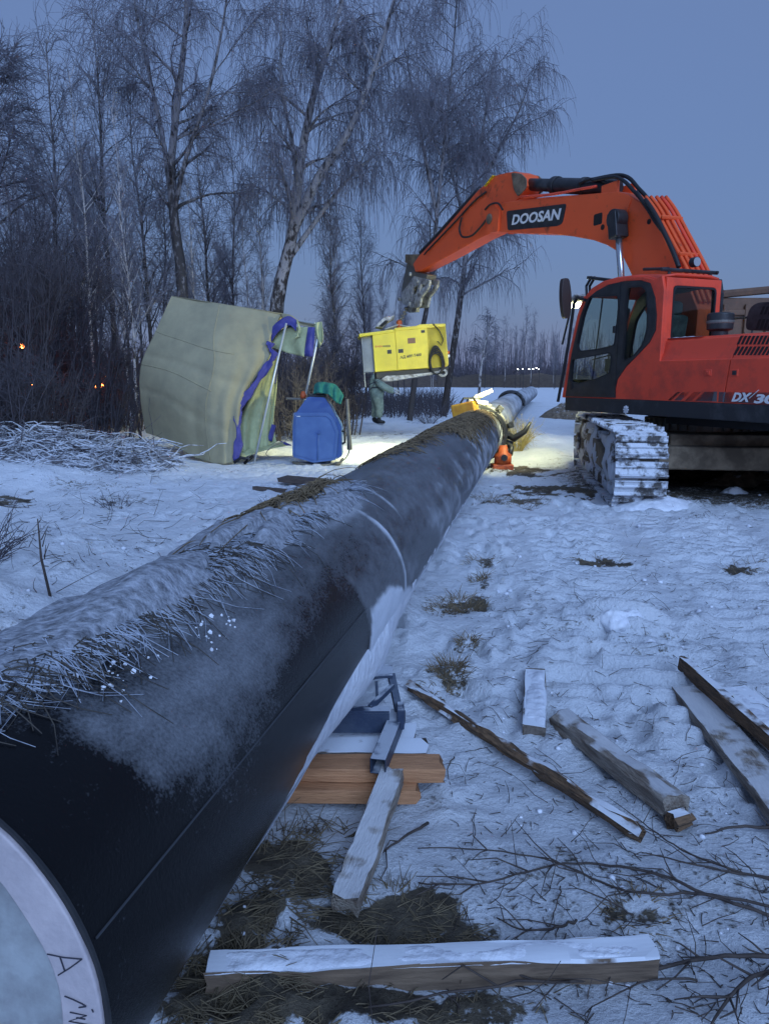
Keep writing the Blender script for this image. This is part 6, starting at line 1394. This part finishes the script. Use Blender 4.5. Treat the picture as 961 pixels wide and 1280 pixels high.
# medium birches: five shapes, copied and scaled; the originals are the first placed of each
def medium(seed, H, white, dense, drp, lean):
    P = [(0, 0, 0)]; 
    for k in range(1, 7): P.append((lean * H * (k / 6) ** 1.5 + random.gauss(0, .06), random.gauss(0, .1), H * k / 6))
    wood, tw, mk = tree_meshes([P], [.075 if white else .09], n1=int(46 * dense), len1=1.9, n2=int(210 * dense), len2=.8, n3=int(1000 * dense), len3=.65, t0=.28, ang=.7, up=.55, droop1=-.01, droop2=.02, droop3=drp, tr=.006)
    return mk(wood, 'trunk', 'barkwhite' if white else 'barkdk'), mk(tw, 'crown', 'birchtwig')
MED = [medium(1, 10, True, .8, .10, .03), medium(2, 10, False, 1.1, .12, -.03), medium(3, 10, True, 1.0, .18, -.05), medium(4, 10, False, .9, .06, .06), medium(5, 10, False, 1.5, .08, .02)]
def put_tree(v, px, topy, Y, label, group, name='birch_tree', wide=1.0, cat='tree'):
    b = at(px, 540, Y); z = gz(b.x, Y); Ht = (at(px, topy, Y).z - z) / 10.0
    root = empty(name, (b.x, Y, z - .05), random.uniform(0, 6.28), label, cat, group); root.scale = (Ht * wide, Ht * wide, Ht)
    link('trunk', MED[v][0], None, root, True); link('crown', MED[v][1], None, root)
    return root
WG = 'birches of the wood on the left'
for v, px, ty, Y, w, lab in [
    (1, 86, 40, 20, .9, 'tall dark birch above the dark bushes, left of the big old birch'), (0, 127, 90, 21, .8, 'slim pale birch between the dark bushes and the tent'), (3, 148, 20, 23, .9, 'tall dark thin birch just left of the tent'),
    (2, 176, 130, 19, .7, 'bright white stemmed birch just left of the big old trunk'), (1, 197, 110, 24, .9, 'dark stemmed birch between the white stem and the big old trunk'), (0, 160, 210, 22, .7, 'short pale birch over the upper left corner of the tent'),
    (2, 252, 230, 23, .8, 'pale birch directly right of the big old trunk'), (1, 270, 150, 27, .9, 'dark birch behind the middle of the tent top'), (0, 330, 210, 25, .7, 'white stemmed birch left of the leaning forked birch'),
    (3, 296, 200, 29, .9, 'dark thin birch between the old birch and the leaning forked birch'), (4, 110, 170, 24, .8, 'bushy bare tree behind the dark bushes'), (4, 60, 160, 22, .8, 'bushy bare tree at the far left above the bushes'),
    (1, 30, 200, 23, .9, 'dark thin tree near the left edge'), (4, 212, 210, 26, .8, 'bushy bare tree whose twigs mass behind the big old trunk'), (4, 420, 250, 27, .8, 'bushy bare tree right of the tent awning')]:
    put_tree(v, px, ty, Y, lab, WG, wide=w)
n = 0
for k in range(25):
    px = random.uniform(20, 470); Y = random.uniform(28, 46); ty = random.uniform(190, 350) if px > 230 else random.uniform(150, 330)
    put_tree(k % 5, px, ty, Y, 'thin bare tree standing deep in the wood behind the tent', 'thin trees deep in the wood', 'bare_tree', random.uniform(.6, 1.0))
for k in range(34):
    px = random.uniform(440, 560) if k < 16 else random.uniform(600, 720); Y = random.uniform(44, 70) if k < 16 else random.uniform(105, 122); ty = random.uniform(330, 430) if k < 16 else random.uniform(385, 430)
    put_tree((0, 1, 3)[k % 3], px, ty, Y, 'small bare tree behind the generator' if k < 16 else 'small pale tree on the far treeline beside the white lamps', 'trees behind the generator' if k < 16 else 'trees of the far treeline', 'bare_tree', .6)
# shrubs, dense and dark
def shrub(n1, H, n3, spread, tr=.007):
    a = rng.uniform(0, 6.28, n1); q = spread * np.sqrt(rng.uniform(0, 1, n1)); S = np.stack([q * np.cos(a), q * np.sin(a), np.full(n1, -.1)], -1)
    B = bend(S, np.stack([.22 * np.cos(a), .22 * np.sin(a), np.ones(n1)], -1), H * rng.uniform(.5, 1.05, n1), 8, -.01, .09); o = Rods(); o.add(B, .018, .006, 4)
    i, t, p, g = pick(B, n3 // 3, .1, 1.0); B2 = bend(p, g + rng.normal(0, .6, (n3 // 3, 3)), H * .22 * rng.uniform(.3, 1.1, n3 // 3), 5, 0, .12); o.add(B2, tr, tr * .7, 3)
    i, t, p, g = pick(B2, n3, .1, 1.0); o.add(bend(p, g + rng.normal(0, .7, (n3, 3)), .35 * rng.uniform(.3, 1.2, n3), 4, .02, .15), tr * .8, tr * .5, 3)
    me = mesh_np('shrub', np.concatenate(o.V), np.concatenate(o.F)); me.materials.append(M['shrubtwig']); return me
SH = [shrub(44, 4.0, 2300, 1.0), shrub(52, 4.0, 2400, 1.3), shrub(40, 2.2, 1500, .9)]
SG = 'dark bare bushes at the edge of the wood'
def put_shrub(v, px, Y, topy, label, w=1.0, group=SG):
    b = at(px, 540, Y); z = gz(b.x, Y); s = (at(px, topy, Y).z - z) / (4.0 if v < 2 else 2.2)
    o = link('bare_bush', SH[v], None); o.location = (b.x, Y, z); o.scale = (s * w, s * w, s); o.rotation_euler = (0, 0, random.uniform(0, 6.28)); return tag(o, label, 'bush', group)
for v, px, Y, ty, w, lab in [(1, -10, 15.5, 262, .8, 'tallest dark bush, cut off by the left edge'), (0, 36, 17, 240, .8, 'dark bush second from the left edge'), (1, 72, 18, 290, .8, 'dark bush above the left end of the brush pile'), (2, 104, 19.5, 400, .9, 'dark bush in front of the small orange lamp'),
                          (1, 20, 20, 250, .9, 'dark bush behind the two leftmost bushes'), (0, 60, 22, 265, .9, 'dark bush at the back, over the left orange lamp'), (2, 140, 24, 425, .7, 'lower bush between the dark bushes and the tent'), (2, 165, 21, 430, .9, 'low bush touching the left side of the tent'),
                          (2, 5, 13.5, 430, 1.0, 'low bush at the left edge in front of the tall ones'), (2, 48, 14.6, 450, 1.0, 'low bush over the top of the brush pile'), (2, 130, 18, 450, .9, 'low bush right of the brush pile top'), (2, 400, 22, 410, 1.0, 'low bush behind the tent poles'), (2, 425, 30, 425, .8, 'low bush left of the hanging generator'), (2, 378, 20, 440, .8, 'low bush behind the blue tank'), (2, 350, 24, 420, .9, 'low bush behind the tent opening')]:
    put_shrub(v, px, Y, ty, lab, w)
o = Rods(); n = 5200; Y = rng.uniform(30, 52, n); px = np.where(rng.uniform(0, 1, n) < .3, rng.uniform(-160, 180, n), rng.uniform(230, 560, n)); X = (px - 480) / 960 * Y; Hh = rng.uniform(.6, 2.6, n) * np.where(px > 430, .35, 1)
P = bend(np.stack([X, Y, hgt(X, Y) - .05], -1), np.stack([rng.normal(0, .25, n), rng.normal(0, .2, n), np.ones(n)], -1), Hh, 4, 0, .12); o.add(P, .016, .006)
i, t, p, g = pick(P, 5000, .2, 1.0); o.add(bend(p, g + rng.normal(0, .6, (5000, 3)), rng.uniform(.3, .9, 5000), 3, .02, .12), .009, .005)
tag(o.build('undergrowth', 'shrubtwig'), kind='stuff')
o = Rods(); n = 5200; Y = rng.uniform(132, 190, n); X = rng.uniform(-130, 75, n); Hh = 3.0 + 9 * rng.uniform(0, 1, n) ** 2.2
P = bend(np.stack([X, Y, np.zeros(n)], -1), np.stack([rng.normal(0, .05, n), rng.normal(0, .05, n), np.ones(n)], -1), Hh, 4, 0, .04); o.add(P, .07, .02)
i, t, p, g = pick(P, 9000, .25, 1.0); o.add(bend(p, np.stack([rng.normal(0, .8, 9000), rng.normal(0, .6, 9000), rng.uniform(.3, 1.2, 9000)], -1), rng.uniform(.6, 2.2, 9000), 3, 0, .1), .035, .015)
n = 6000; Y = rng.uniform(131, 150, n); X = rng.uniform(-130, 75, n); P = bend(np.stack([X, Y, np.zeros(n)], -1), np.stack([rng.normal(0, .3, n), rng.normal(0, .2, n), np.ones(n)], -1), rng.uniform(2.0, 4.8, n), 3, 0, .1); o.add(P, .09, .04)
tag(o.build('far_woods', 'fartwig'), kind='stuff')
